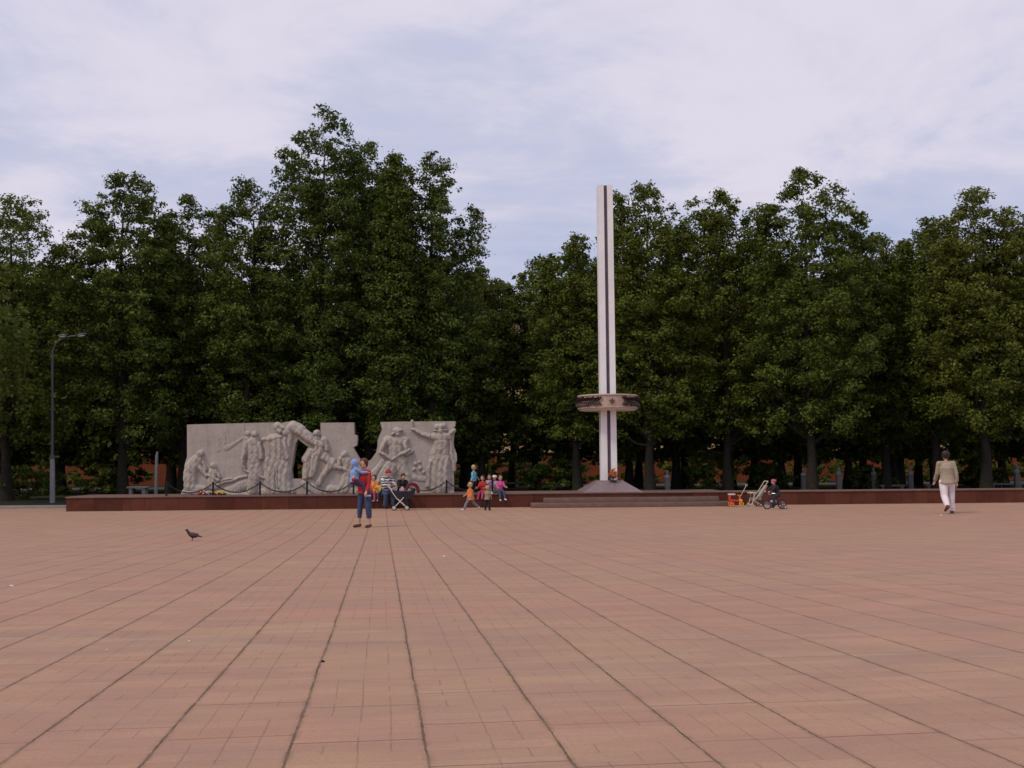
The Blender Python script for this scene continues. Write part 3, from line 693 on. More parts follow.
def crown_data(rs, H, zb, Rm, nc, nl, lsz, lobes, shape='pyr', crad=(.45, .95), airy=0.):
    """clump centres fill an envelope made of several rising leaders; leaves fill each clump"""
    cs = []; rc = []
    tot = sum(l[3] for l in lobes)
    for (lx, ly, top, wt) in lobes:
        k = int(nc * wt / tot); zt = zb + (H - zb) * top
        ph = rs.rand(6) * 6.28; Rl = Rm * (.36 + .58 * wt / max(l[3] for l in lobes))
        for i in range(k):
            t = .02 + .97 * rs.rand() ** (.64 if len(lobes) > 3 else .85)
            if shape == 'pyr': f = min(1, (t / .18 + .25)) ** .7 * (1 - t) ** .52 * 1.08 + .035
            elif shape == 'round': f = math.sqrt(max(0, 1 - (2 * t - .85) ** 2 / 1.35)) * (1 if t < .9 else .6)
            else: f = min(1, t / .1 + .4) * (1 - t) ** .36 * 1.05
            az = rs.rand() * 2 * PI
            lump = 1 + .22 * math.sin(3 * az + ph[0] + 5 * t) + .16 * math.sin(5 * az + ph[1] - 9 * t) + .14 * math.sin(23 * t + ph[2] + 2 * az)
            r = Rl * f * lump * (rs.rand() ** .5)
            zz = zb + (zt - zb) * t
            cs.append((lx * Rm * (.5 + .5 * min(1, t * 2)) + r * math.cos(az), ly * Rm * (.5 + .5 * min(1, t * 2)) + r * math.sin(az), zz)); rc.append(rs.uniform(*crad) * (1 - .30 * t))
    cs = np.array(cs); rc = np.array(rc); n = len(cs)
    ci = rs.choice(n, nl, p=(rc ** 2) / (rc ** 2).sum())
    d = rs.normal(size=(nl, 3)); d /= np.linalg.norm(d, axis=1)[:, None]
    rr = rs.rand(nl) ** .5 * (1 + .5 * (rs.rand(nl) < .22) * rs.rand(nl))
    off = d * rr[:, None] * rc[ci][:, None]; off[:, 2] *= .62; off[:, 2] -= .12 * (off[:, 0] ** 2 + off[:, 1] ** 2)
    cen = cs[ci] + off
    nrm = d * .55 + rs.normal(size=(nl, 3)) * .45 + np.array([0, 0, .55]); nrm /= np.linalg.norm(nrm, axis=1)[:, None]
    cv = rs.rand(n); var = np.clip(cv[ci] * .7 + rs.rand(nl) * .3, 0, 1)
    siz = lsz * (.65 + .7 * rs.rand(nl))
    return cs, rc, cen, nrm, siz, var
def tree(px, py_top, Y, Rm, zb=2.3, nl=20000, nc=460, lsz=.18, lobes=None, m=M_leaf, shape='pyr', label='', seed=0, group='trees behind the memorial', trunk_r=.2, name='linden_tree', airy=0., crad=(.28, .88), Hadd=0):
    rs = np.random.RandomState(seed * 7 + 11)
    if lobes and seed < 100:
        nl = int(nl * 2.1); nc = int(nc * 1.9); lsz = .122; crad = (.20, .66)
        lobes = list(lobes)
        for k_ in range(5):
            a_ = k_ * 1.257 + rs.rand() * .8; q_ = rs.uniform(.38, .68)
            lobes.append((q_ * math.cos(a_), q_ * math.sin(a_), 1 - q_ * rs.uniform(.16, .42), .42))
    base = G(px, 480); base = P(px, 470, Y); H = P(px, py_top, Y).z + Hadd
    e = empty(name, (base.x, Y, 0), 0, label, 'tree', group)
    lobes = lobes or [(0, 0, 1, 1)]
    cs, rc, cen, nrm, siz, var = crown_data(rs, H, zb, Rm, nc, nl, lsz, lobes, shape, crad)
    cr = bpy.data.objects.new('crown', leaf_mesh('crown', cen, nrm, siz, rs, m, var)); C.objects.link(cr); cr.parent = e
    tb = MB(); x, y = 0., 0.; pts = []; rad_ = []
    for i in range(9):
        t = i / 8; pts.append((x, y, H * .86 * t)); rad_.append(trunk_r * (1 - .88 * t) + .012 + (.1 * trunk_r / .2 if i == 0 else 0))
        x += rs.uniform(-.12, .12); y += rs.uniform(-.1, .1)
    tb.tube(pts, rad_, 10)
    pick = rs.choice(len(cs), min(26, len(cs)), replace=False)
    for k_ in pick:
        c = Vector(cs[k_]); z0_ = max(2.2, c.z - 1.2 - .45 * math.hypot(c.x, c.y)); t = min(.98, z0_ / (H * .86)); i = min(7, int(t * 8)); u_ = t * 8 - i
        p0 = Vector(pts[i]).lerp(Vector(pts[i + 1]), u_); r0 = (rad_[i] * (1 - u_) + rad_[i + 1] * u_) * .5
        pm = p0.lerp(c, .5) + Vector((rs.uniform(-.2, .2), rs.uniform(-.2, .2), -.15))
        tb.tube([p0, pm, c], [r0, r0 * .6, .012], 6, cap=False)
    tb.build('trunk', M_bark, e)
    return e, cr

T = []
lob3 = lambda a, b, c: [(0, 0, 1, 1), (a, .1, b, .55), (-a * .9, -.1, c, .5)]
specs = [  # px, top, depth, radius, kwargs
 (8, 196, 44, 3.3, dict(lobes=lob3(.6, .82, .9), label='dark spreading linden at the far left edge behind the street lamp', m=M_leaf)),
 (124, 170, 46, 3.1, dict(lobes=lob3(.5, .84, .88), label='broad pointed linden right of the street lamp, second crown from the left', m=M_leaf, nl=24000)),
 (182, 196, 49, 2.3, dict(lobes=lob3(.5, .95, .88), label='lower round-topped linden above the left corner of the relief wall', m=M_leaf, shape='round')),
 (243, 178, 47, 2.6, dict(lobes=lob3(.45, .93, .9), label='olive green linden with a blunt top above the carved soldiers', m=M_leaf)),
 (322, 107, 47, 2.9, dict(lobes=[(0, 0, 1, 1), (.5, .1, .9, .6), (-.55, 0, .88, .6)], label='tallest tree of the row, a poplar with a high narrow crown left of the centre', m=M_leaf2, nl=32000, nc=620, shape='col', name='poplar_tree')),
 (369, 137, 50, 2.0, dict(lobes=[(0, 0, 1, 1), (.4, .1, .9, .5)], label='slim poplar just right of the tallest tree, a little shorter', m=M_leaf2, shape='col', name='poplar_tree')),
 (393, 152, 46, 1.2, dict(lobes=[(0, 0, 1, 1)], label='narrow spire-like poplar between two taller crowns above the notch of the relief', m=M_leaf2, nl=23000, shape='pyr', name='poplar_tree')),
 (434, 152, 47, 2.0, dict(lobes=[(0, 0, 1, 1), (-.7, .1, .97, .6), (.95, 0, .82, .55)], label='ragged poplar with two tops and a branch reaching right into the sky', m=M_leaf2, nl=23000, shape='col', name='poplar_tree')),
 (481, 268, 52, 1.8, dict(lobes=lob3(.5, .95, .9), label='low pale linden in the dip left of the yellow building glimpse', m=M_leaf3, shape='round', nl=14000, airy=1)),
 (535, 260, 55, 1.55, dict(lobes=[(0, 0, 1, 1), (.5, .1, .95, .6)], label='small linden in the lowest dip of the treetops', m=M_leaf3, shape='round', nl=8500, zb=2.5)),
 (511, 305, 60, 1.3, dict(label='small sparse tree in front of the golden glimpse of the building', m=M_leaf3, shape='round', nl=1500, nc=60, zb=2.5)),
 (578, 233, 48, 2.6, dict(lobes=lob3(.6, 1.0, .88), label='rounded linden directly left of the white pylon', m=M_leaf, nl=23000)),
 (650, 183, 46, 2.7, dict(lobes=lob3(.55, .93, .96), label='tall linden directly right of the white pylon', m=M_leaf, nl=24000)),
 (728, 190, 47, 2.6, dict(lobes=lob3(.6, .93, .96), label='linden with a bumpy top above the toy tricycle', m=M_leaf, nl=23000)),
 (812, 163, 45, 2.8, dict(lobes=[(0, 0, 1, 1), (.85, 0, .83, .6), (-.55, 0, .86, .6)], label='pointed tallest linden of the right-hand row', m=M_leaf, nl=27000)),
 (886, 232, 49, 2.4, dict(lobes=lob3(.6, .95, .97), label='low dark linden in the dip left of the walking man', m=M_leaf, shape='round', nl=21000)),
 (938, 218, 47, 2.4, dict(lobes=lob3(.6, .97, .9), label='linden above the walking man in the beige jacket', m=M_leaf, nl=21000)),
 (985, 187, 44, 2.8, dict(lobes=lob3(.6, .93, .88), label='light green maple with a sparse open top near the right edge', m=M_leaf3, nl=24000, name='maple_tree')),
 (1046, 212, 45, 3.0, dict(lobes=lob3(.6, .95, .9), label='maple cut off by the right edge of the picture', m=M_leaf, nl=19000, name='maple_tree')),
]
for i, (px, pt, Y, Rm, kw) in enumerate(specs):
    e, cr = tree(px, pt, Y, Rm, seed=i + 1, **{k: v for k, v in kw.items() if k != 'airy'})
    T.append(e)
# willow hanging in at the left edge
# second and third rows, standing deeper in the park
protos = []
for i in range(3):
    e, cr = tree((60, 612, 900)[i], 268, 53.5, 3.3, zb=1.5, nl=11000, nc=260, lsz=.25, lobes=lob3(.6, .9, .95), label='dark linden', seed=200 + i, shape='round')
    protos.append(e)
back = []
r3 = random.Random(12)
for row, (Y, step, top) in enumerate(((53.5, 52, 262), (58.5, 58, 285))):
    px = -150 + row * 30
    while px < 1170:
        if not (478 < px < 545):
            pr_ = protos[r3.randrange(3)]
            c = copy_tree(pr_); p = P(px + r3.uniform(-10, 10), 470, Y + r3.uniform(-1.2, 1.2)); c.location = (p.x, p.y, 0)
            lim = {0: 250, 1: 262}[row]
            tgt = P(px, lim + r3.uniform(0, 30), Y).z
            hz = P(520, 268, 53.5).z
            s_ = tgt / hz; c.scale = (s_ * 1.05, s_ * 1.05, s_); c.rotation_euler = (0, 0, r3.uniform(0, 6.28))
            back.append((c, row, px))
        px += step
for pr_, px_, nm_ in zip(protos, (60, 612, 900), ('left of the relief wall', 'straight behind the white pylon', 'near the walking man')):
    pr_['label'] = 'dark round linden of the second row, ' + nm_; pr_['group'] = 'lindens of the second row'
for (c, row, px) in back:
    c['label'] = 'dark linden in the %s row, half hidden behind the front trees' % ('second' if row == 0 else 'rearmost')
    c['group'] = 'lindens of the second row' if row == 0 else 'lindens of the rearmost row'; c.name = 'linden_tree'
for px_, Y_ in ((-95, 49), (-190, 47), (1135, 47), (1230, 49)):
    c = copy_tree(T[(1, 3)[px_ % 2]]); p = P(px_, 470, Y_); c.location = (p.x, Y_, 0); c.rotation_euler = (0, 0, px_ * .7)
    c['label'] = 'linden of the front row standing just outside the picture on the %s' % ('left' if px_ < 0 else 'right'); c['group'] = 'front lindens beyond the picture edges'
# willow at the left edge, hanging strands nearer to the camera
rs = np.random.RandomState(77)
wl = empty('willow_tree', (P(-62, 470, 38.5).x, 38.5, 0), 0, 'pale green willow whose hanging strands enter at the left edge', 'tree')
cen = []; 
for s_ in range(150):
    az = rs.rand() * 6.28; r_ = 3.0 * math.sqrt(rs.rand()); top = 8.2 + rs.rand() * 1.2 - r_ * .5; ln = 2.2 + 2.2 * rs.rand()
    for k_ in range(70):
        t = rs.rand(); cen.append((r_ * math.cos(az) * (1 + .08 * t) + rs.normal() * .08, r_ * math.sin(az) * (1 + .08 * t) + rs.normal() * .08, top - ln * t))
cen = np.array(cen); n = len(cen); nrm = rs.normal(size=(n, 3)); nrm[:, 2] *= .4; nrm /= np.linalg.norm(nrm, axis=1)[:, None]
cr = bpy.data.objects.new('crown', leaf_mesh('crown', cen, nrm, .13 + .08 * rs.rand(n), rs, M_leaf4, rs.rand(n))); C.objects.link(cr); cr.parent = wl
m_ = MB(); m_.tube([(0, 0, 0), (.1, 0, 2.5), (-.1, .1, 5), (0, 0, 8)], [.3, .22, .16, .05], 10)
for k_ in range(8):
    a = k_ * .8; m_.tube([(0, 0, 4 + k_ * .3), (1.1 * math.cos(a), 1.1 * math.sin(a), 7), (2.3 * math.cos(a), 2.3 * math.sin(a), 8.1)], [.09, .06, .02], 6)
m_.build('trunk', M_bark, wl)
# undergrowth bushes
def bush(px, Y, w_, h_, seed, label):
    rs = np.random.RandomState(seed); p = P(px, 470, Y); e = empty('bush', (p.x, Y, 0), 0, label, 'bush', 'bushes under the trees')
    cs, rc, cen, nrm, siz, var = crown_data(rs, h_, .1, w_, 60, 3800, .15, [(0, 0, 1, 1)], 'round', (.2, .4))
    cr = bpy.data.objects.new('foliage', leaf_mesh('foliage', cen, nrm, siz, rs, M_leaf, var)); C.objects.link(cr); cr.parent = e
    m_ = MB(); 
    for k_ in range(6):
        c = cs[k_]; m_.tube([(0, 0, 0), tuple(c * .6), tuple(c)], [.03, .02, .006], 5)
    m_.build('stem', M_bark, e)
for i in range(19):
    if i in (3, 13): continue
    bush(-20 + i * 59 + (i * 37 % 17), 68.5 + (i % 3) * .6, 2.4 + (i % 3) * .3, 2.0 + (i * 5 % 4) * .35, 90 + i, 'dark shrub of the hedge line along the far building')
bush(519, 64, 2.7, 5.6, 140, 'tall dark bush under the golden glimpse of the building')
bush(488, 62, 2.2, 4.6, 141, 'tall dark bush behind the children sitting by the post')
for i, (px, Y, w_, h_, lb_) in enumerate([(22, 46, 2.2, 1.4, 'low dark bush on the grass left of the street lamp'), (108, 52, 1.6, 2.2, 'dark bush in front of the red wall above the left end of the platform'), (556, 50, 1.8, 1.6, 'dark bush left of the foot of the white pylon'), (712, 50, 1.7, 2.0, 'rounded dark bush behind the toy tricycle'), (765, 52, 1.3, 1.4, 'dark bush behind the child on the bicycle'), (868, 51, 1.1, 1.2, 'dark bush between the stone busts right of the bicycle'), (975, 53, 1.8, 1.5, 'dark bush right of the walking man')]):
    bush(px, Y, w_, h_, i + 50, lb_)

# ------------------------------------------------------------------ busts on pedestals, benches, post
def bust(px, Y, top, label, s=1.0, pale=True):
    p = P(px, 470, Y); h = P(px, top, Y).z; e = empty('stone_bust', (p.x, Y, 0), 0, label, 'bust', 'stone busts lining the alley')
    ph = h - .42
    m_ = MB(); m_.bevbox((0, 0, ph / 2), (.22, .22, ph), .012); m_.bevbox((0, 0, .06), (.32, .32, .12), .012); m_.bevbox((0, 0, ph - .02), (.25, .25, .04), .01); m_.build('pedestal', M_ped, e)
    m_ = MB(); m_.ell((0, 0, ph + .31), (.075, .09, .105)); m_.tube([(0, 0, ph + .14), (0, 0, ph + .25)], [.065, .055], 12); m_.ell((0, 0, ph + .10), (.15, .10, .10)); m_.tube([(0, 0, ph), (0, 0, ph + .1)], [.09, .12], 12); m_.ell((0, -.09, ph + .30), (.015, .025, .025), 8, 6)
    m_.build('bust', M_bust if pale else M_ped, e, remesh=.014)
bust(667, 47, 470, 'pale stone bust behind the right end of the steps')
bust(803, 49, 468, 'grey stone bust behind the small child on the bicycle, right of it')
bust(838.5, 48, 466.5, 'bluish white stone bust, brightest one left of the walking man')
bust(873.5, 50, 467, 'thin grey stone bust next to a dark trunk')
bust(910, 49, 467, 'pinkish grey stone bust nearest to the walking man on his left')
bust(1016.5, 47, 464.5, 'pale stone bust by the right edge of the picture')
bust(437 + 122, 56, 474, 'dim stone bust between trees left of the white pylon')
bust(985.5, 52, 470, 'dim stone bust right of the walking man')
def bench(px, Y, w_, label, h=.42, m=M_ped):
    p = P(px, 470, Y); e = empty('stone_bench', (p.x, Y, 0), 0, label, 'bench', 'low stone benches')
    m_ = MB(); m_.bevbox((0, 0, h - .04), (w_, .45, .08), .012); m_.build('seat', m, e)
    for sx in (-1, 1): m_ = MB(); m_.bevbox((sx * (w_ / 2 - .15), 0, (h - .08) / 2), (.14, .38, h - .08), .01); m_.build('leg', M_ped, e)
M_pale = mat('pale_concrete', (.20, .19, .18), .8, .12, 4)
bench(139, 42.5, .85, 'small pale bench above the left end of the platform', .62, M_pale)
bench(905 - 14, 49, 1.2, 'low stone bench left of the walking man', .3)
bench(933, 49, .9, 'low stone bench hidden partly by the walking man', .3)
bench(1004, 48, 1.6, 'long low stone bench beside the rightmost bust', .36)
bench(510, 55, 3.2, 'long grey stone bench behind the seated children', .42)
m_ = MB(); p = P(156.5, 470, 44); m_.tube([(0, 0, 0), (0, 0, 1.9), (.03, 0, 2.1)], [.075, .065, .04], 10)
o = m_.build('concrete_post', M_pale, loc=(p.x, 44, 0)); tag(o, 'thin pale concrete post among the trunks left of the relief wall', 'post')


# ------------------------------------------------------------------ people
def cloth(name, c, v=.12): return mat(name, c, .85, v, 12, bump=.25, bscale=40)
def person(label, loc, face, H, top, bottom, shoe, haircol, group=None, pose=None, seat=None, head=1.0, stout=1.0, hair='short', hood=False, coat=0., calf=False, sleeve=1.0, hat=None, name='person', lift=0., skirt=False, carried=None):
    """face: heading in degrees, 0 = away from the camera (+Y). pose: thigh swing / knee / arm swing / elbow angles in degrees"""
    p = dict(tl=0, tr=0, kl=3, kr=3, al=4, ar=4, el=12, er=12, sl=8, sr=8, lean=2, hl=4, hr=4, il=0, ir=0, nod=0, turn=0); p.update(pose or {})
    e = empty(name, loc, R(-face), label, 'person', group)
    k = H; vx = .0065 if H > 1.3 else .0055
    hw = .050 * k * stout; hipz = .515 * k
    hip = {s: Vector((s * hw * 1.0, 0, hipz)) for s in (-1, 1)}
    def leg(s, sw, kn, ab):
        a, b = R(sw), R(sw - kn); ab = R(ab) * s
        d1 = Vector((math.sin(ab), math.sin(a) * math.cos(ab), -math.cos(a) * math.cos(ab))); d2 = Vector((math.sin(ab) * .7, math.sin(b), -math.cos(b)))
        kn_ = hip[s] + d1 * .235 * k; an = kn_ + d2.normalized() * .235 * k
        fd = Vector((.12 * s, math.cos(b * .6), math.sin(b * .6) * .9 if b < -.2 else 0)).normalized()
        return kn_, an, an + fd * .10 * k + Vector((0, 0, -.022 * k))
    kl, al_, tl_ = leg(-1, p['tl'], p['kl'], p['hl']); kr, ar_, tr_ = leg(1, p['tr'], p['kr'], p['hr'])
    low = min(al_.z, ar_.z) - .042 * k
    dz = (-low) if seat is None else seat - (hipz - .055 * k)
    dz += lift
    D = Vector((0, 0, dz)); ln = R(p['lean'])
    up = Vector((0, math.sin(ln), math.cos(ln))); fwd = Vector((0, math.cos(ln), -math.sin(ln)))
    hc = Vector((0, 0, hipz))
    waist = hc + up * .105 * k; chest = hc + up * .215 * k; neck = hc + up * .315 * k
    hd_l = R(p['nod']); hup = Vector((0, math.sin(ln * .5 + hd_l), math.cos(ln * .5 + hd_l)))
    hs = .066 * k * head; headc = neck + hup * (.030 * k + hs * 1.12)
    shw = (.104 if H > 1.7 else .096) * k * (.5 + .5 * stout)
    sh = {s: chest + up * .078 * k + Vector((s * shw, 0, 0)) for s in (-1, 1)}
    def arm(s, sw, eb, ab, inn):
        a = R(sw); ab = R(ab)
        d1 = Vector((s * math.sin(ab), math.sin(a) * math.cos(ab), -math.cos(a) * math.cos(ab)))
        b = R(sw + eb); d2 = Vector((s * (math.sin(ab) * .5 - math.sin(R(inn))), math.sin(b), -math.cos(b))).normalized()
        el = sh[s] + d1 * .165 * k; wr_ = el + d2 * .145 * k; return el, wr_, d2
    eL, wL, dL = arm(-1, p['al'], p['el'], p['sl'], p['il']); eR, wR, dR = arm(1, p['ar'], p['er'], p['sr'], p['ir'])
    HR = Matrix.Rotation(R(p['turn']), 3, 'Z')
    def sh_(*v): return [Vector(x) + D for x in v]
    # --- body
    b = MB(); q_ = stout
    for s, kn_, an, to in ((-1, kl, al_, tl_), (1, kr, ar_, tr_)):
        h_, kn_, an, to = sh_(hip[s], kn_, an, to)
        b.cap(h_, kn_, .044 * k * q_, .029 * k, 10); b.cap(kn_, kn_.lerp(an, .35), .029 * k, .031 * k * q_, 10); b.cap(kn_.lerp(an, .35), an, .030 * k * q_, .018 * k, 10); b.cap(an, to, .019 * k, .014 * k, 8)
    a1, a2, a3, a4 = sh_(hc, waist, chest, neck)
    b.ell(a1, (.082 * k * q_, .058 * k * q_, .07 * k)); b.tube([a1, a2, a3, a3 + up * .07 * k], [.075 * k * q_, .064 * k * q_, .076 * k * q_, .05 * k], 14, flat=1); b.cap(a3 + up * .06 * k, a4 + up * .02 * k, .034 * k, .028 * k * (head ** .5), 10)
    def hv(x, y, z): return headc + D + HR @ Vector((x, y, z)) * hs
    b.ell(hv(0, 0, .12), (hs * .80, hs * .95, hs * .98), 16, 12); b.ell(hv(0, .22, -.55), (hs * .55, hs * .62, hs * .52), 12, 8)
    b.cap(hv(0, .90, .05), hv(0, 1.10, -.22), hs * .09, hs * .14, 8)
    for s in (-1, 1): b.ell(hv(s * .82, -.05, -.05), (hs * .10, hs * .2, hs * .28), 8, 6)
    b.ell(hv(0, .80, -.52), (hs * .26, hs * .12, hs * .09), 8, 6)
    for s, el, wr_, d2 in ((-1, eL, wL, dL), (1, eR, wR, dR)):
        s0, el, wr_ = sh_(sh[s], el, wr_)
        b.cap(s0, el, .030 * k * q_, .024 * k, 10); b.cap(el, wr_, .024 * k, .016 * k, 10)
        sd = Vector((s, 0, 0)); ac = d2.cross(sd); ac = ac.normalized() if ac.length > .1 else Vector((0, 1, 0)); wd = ac.cross(d2).normalized()
        pm = wr_ + d2 * .040 * k; b.cap(wr_, pm, .017 * k, .021 * k, 8); 
        for j_, (o_, l_) in enumerate(((-.018, .036), (-.006, .042), (.006, .040), (.018, .031))):
            f0 = pm + ac * o_ * k + d2 * .006 * k; f1 = f0 + d2 * l_ * .55 * k + wd * (-s * .004 * k); f2 = f1 + d2 * l_ * .4 * k - wd * (s * .010 * k)
            b.cap(f0, f1, .0062 * k, .0058 * k, 6); b.cap(f1, f2, .0058 * k, .0048 * k, 6)
        t0 = wr_ + d2 * .012 * k - ac * .014 * k; t1 = t0 - ac * .016 * k + d2 * .020 * k; b.cap(t0, t1, .0072 * k, .0062 * k, 6); b.cap(t1, t1 + d2 * .018 * k, .0062 * k, .005 * k, 6)
    b.build('body', M_skin, e, remesh=vx, sm=3)
    ey = MB()
    for s in (-1, 1): ey.ell(hv(s * .34, .80, .04), (hs * .10, hs * .07, hs * .07), 8, 6)
    M_eye = mat('eye', (.03, .02, .02), .3)
    if not hood or True: 
        for s in (-1, 1): 
            ey = MB(); ey.ell(hv(s * .34, .86, .04), (hs * .10, hs * .06, hs * .07), 8, 6); ey.build('eye', M_eye, e)
    # --- trousers
    t = MB(); th = 1.16 * q_
    for s, kn_, an in ((-1, kl, al_), (1, kr, ar_)):
        h_, kn_, an = sh_(hip[s], kn_, an)
        end = kn_.lerp(an, .60) if calf else kn_.lerp(an, 1.0)
        if not skirt:
            t.tube([h_ + Vector((0, 0, .02 * k)), h_.lerp(kn_, .5), kn_, kn_.lerp(an, .4), end], [.052 * k * th, .045 * k * th, .038 * k * th, .036 * k * th, .033 * k * th], 12); t.ell(h_, .052 * k * th); t.ell(kn_, .038 * k * th)
    t.ell(a1, (.092 * k * q_, .070 * k * q_, .075 * k)); t.tube([a1, a1 + up * .06 * k], [.088 * k * q_, .078 * k * q_], 14)
    if skirt:
        kn2 = (kl + kr) * .5 + D; t.tube([a2, a1, a1.lerp(kn2, 1.0)], [.075 * k * q_, .096 * k * q_, .125 * k * q_], 18)
    t.build('skirt' if skirt else 'trousers', bottom, e, remesh=vx * 1.35, sm=4, wr=.010 * k)
    # --- top
    j = MB(); jt_ = 1.15 * q_
    lowc = -.015 - coat
    base_c = a1 + up * lowc * k
    j.tube([base_c, a1 + up * .02 * k, a2, a3, a3 + up * .062 * k, a4 - up * .012 * k], [(.090 + coat * .25) * k * jt_, .086 * k * jt_, .078 * k * jt_, .088 * k * jt_, .070 * k * jt_, .036 * k * jt_], 18)
    j.ell(a3 + up * .045 * k, (shw * 1.0, .060 * k * q_, .055 * k))
    for s in (-1, 1): j.cap(a4 - up * .010 * k + Vector((s * .018 * k, 0, 0)), sh[s] + D + Vector((-s * .01 * k, 0, .004 * k)), .032 * k, .034 * k * q_, 10)
    for s, el, wr_ in ((-1, eL, wL), (1, eR, wR)):
        s0, el, wr_ = sh_(sh[s], el, wr_); fin = el.lerp(wr_, .92) if sleeve >= 1 else s0.lerp(el, sleeve)
        j.ell(s0, .037 * k * q_); 
        if sleeve >= 1: j.tube([s0, el, fin], [.037 * k * q_, .032 * k * q_, .027 * k * q_], 12); j.ell(el, .033 * k * q_)
        else: j.tube([s0, fin], [.041 * k * q_, .037 * k * q_], 12)
    if hood:
        j.ell(hv(0, -.30, .14), (hs * 1.04, hs * 1.0, hs * 1.12), 16, 10); j.cap(a4, hv(0, -.1, -.4), .05 * k, hs * .8, 12)
    jo = j.build('coat' if coat > .05 else 'jacket' if sleeve >= 1 else 'shirt', top, e, remesh=vx * 1.35, sm=4, wr=.011 * k)
    # --- shoes
    for s, an, to in ((-1, al_, tl_), (1, ar_, tr_)):
        an, to = sh_(an, to); c = MB(); dd = (to - an)
        c.cap(an - dd * .18 + Vector((0, 0, -.014 * k)), to + Vector((0, 0, .002)), .026 * k, .021 * k, 10)
        if not calf: c.cap(an, an + Vector((0, 0, .005 * k)), .027 * k, .026 * k, 10)
        c.build('shoe', shoe, e, remesh=vx, sm=2)
    # --- hair
    if not hood:
        h = MB()
        h.ell(hv(0, -.10, .34), (hs * .98, hs * .97, hs * .98), 16, 10); 
        if hair in ('bob', 'long'): h.ell(hv(0, -.34, -.12), (hs * 1.0, hs * .66, hs * .92), 14, 8)
        if hair == 'long': h.ell(hv(0, -.62, -.8), (hs * .6, hs * .35, hs * .8), 12, 8)
        if hair == 'short': h.ell(hv(0, -.38, -.10), (hs * .74, hs * .62, hs * .62), 12, 8)
        if hair == 'tail': h.cap(hv(0, -1.0, .2), hv(0, -1.35, -.7), hs * .28, hs * .15, 8)
        h.build('hair', haircol, e, remesh=vx, sm=3, wr=.005 * k)
    if hat is not None:
        h = MB(); h.ell(hv(0, -.05, .42), (hs * 1.0, hs * 1.06, hs * .82), 16, 9); h.tube([hv(0, 0, .32), hv(0, 0, .44)], hs * 1.02, 18); h.build('hat', hat, e, remesh=vx, sm=2)
    return e
H_br = mat('brown_hair', (.08, .035, .02), .6, .3, 30); H_bl = mat('blond_hair', (.42, .30, .14), .6, .2, 30); H_dk = mat('dark_hair', (.02, .015, .012), .5, .3, 30); H_gr = mat('dark_brown_hair', (.022, .016, .013), .6, .3, 30)
K_red = cloth('red_knit', (.36, .028, .026)); K_jean = cloth('blue_denim', (.045, .065, .13), .3); K_dkjean = cloth('dark_denim', (.025, .028, .055), .3)
K_lblue = cloth('light_blue_fleece', (.22, .34, .62)); K_purple = cloth('purple_cloth', (.07, .03, .10)); K_beige = cloth('beige_jacket', (.33, .27, .20)); K_whitep = cloth('white_cotton', (.72, .66, .68))
K_orange = cloth('orange_jacket', (.66, .21, .07)); K_grey = cloth('grey_cloth', (.20, .19, .20)); K_yel = cloth('yellow_cloth', (.58, .36, .07)); K_tan = cloth('khaki_cloth', (.26, .21, .14)); K_blk = cloth('black_cloth', (.02, .018, .022))
K_pink = cloth('pink_jacket', (.50, .09, .25)); K_teal = cloth('pale_blue_jacket', (.16, .40, .55)); K_mag = cloth('magenta_cloth', (.42, .05, .12)); K_lil = cloth('lilac_cloth', (.42, .30, .42))
S_br = mat('brown_leather', (.12, .045, .025), .5, .2, 10); S_wh = mat('white_shoe', (.65, .62, .60), .6, .1, 10); S_dk = mat('dark_shoe', (.02, .016, .015), .5, .2, 10)
m = bpy.data.materials.new('striped_shirt'); nt, N, L = nodes(m); q = NB(N, L); o_ = N.new('ShaderNodeOutputMaterial'); b_ = N.new('ShaderNodeBsdfPrincipled'); tc = N.new('ShaderNodeTexCoord'); sx = N.new('ShaderNodeSeparateXYZ'); L.new(tc.outputs['Object'], sx.inputs[0])
v_ = q.m('ADD', q.m('MULTIPLY', sx.outputs[2], 11.), q.m('MULTIPLY', q.noise(tc.outputs['Object'], 5., 2), 1.6)); f_ = q.m('SUBTRACT', v_, q.m('FLOOR', v_))
L.new(q.mix(q.rng(f_, .44, .52), (.025, .022, .04), (.62, .60, .62)), b_.inputs['Base Color']); b_.inputs['Roughness'].default_value = .85; L.new(b_.outputs[0], o_.inputs[0]); K_str = m

g = GP(362, 527.5)
W0 = Vector((g.x + .05, g.y, g.z))
wom = person('woman in a red top and rolled-up dark jeans standing with a toddler on her arm', W0, 208, 1.63, K_red, K_jean, S_br, H_br, pose=dict(hl=7, hr=7, al=10, el=24, ar=30, er=85, sr=6, ir=38, kl=1, kr=1, turn=30), stout=.92, calf=True, hair='bob', sleeve=1.0)
person('toddler in a light blue hooded jacket carried on the arm of the woman in red', W0 + Vector((-.21, -.10, .80)), 70, .97, K_lblue, K_purple, S_wh, H_bl, pose=dict(tl=55, tr=62, kl=60, kr=50, hl=12, hr=16, al=20, ar=60, el=30, er=30), hood=True, head=1.32, stout=1.25, lift=-.10)
g = GP(948.5, 513.5)
person('man in a beige jacket and white trousers walking away across the square', (g.x, g.y, g.z), 6, 1.76, K_beige, K_whitep, S_br, H_gr, pose=dict(tl=-13, tr=8, kl=34, kr=3, hl=3, hr=3, al=12, ar=-9, el=26, er=12, sl=8, sr=8, lean=4), stout=1.14, coat=.02, lift=0.0)
ax = lambda px, s=.0, z=PH: fw(fr(px, 492, s)[0], s, z)
gg = 'adults and children resting on the platform edge'
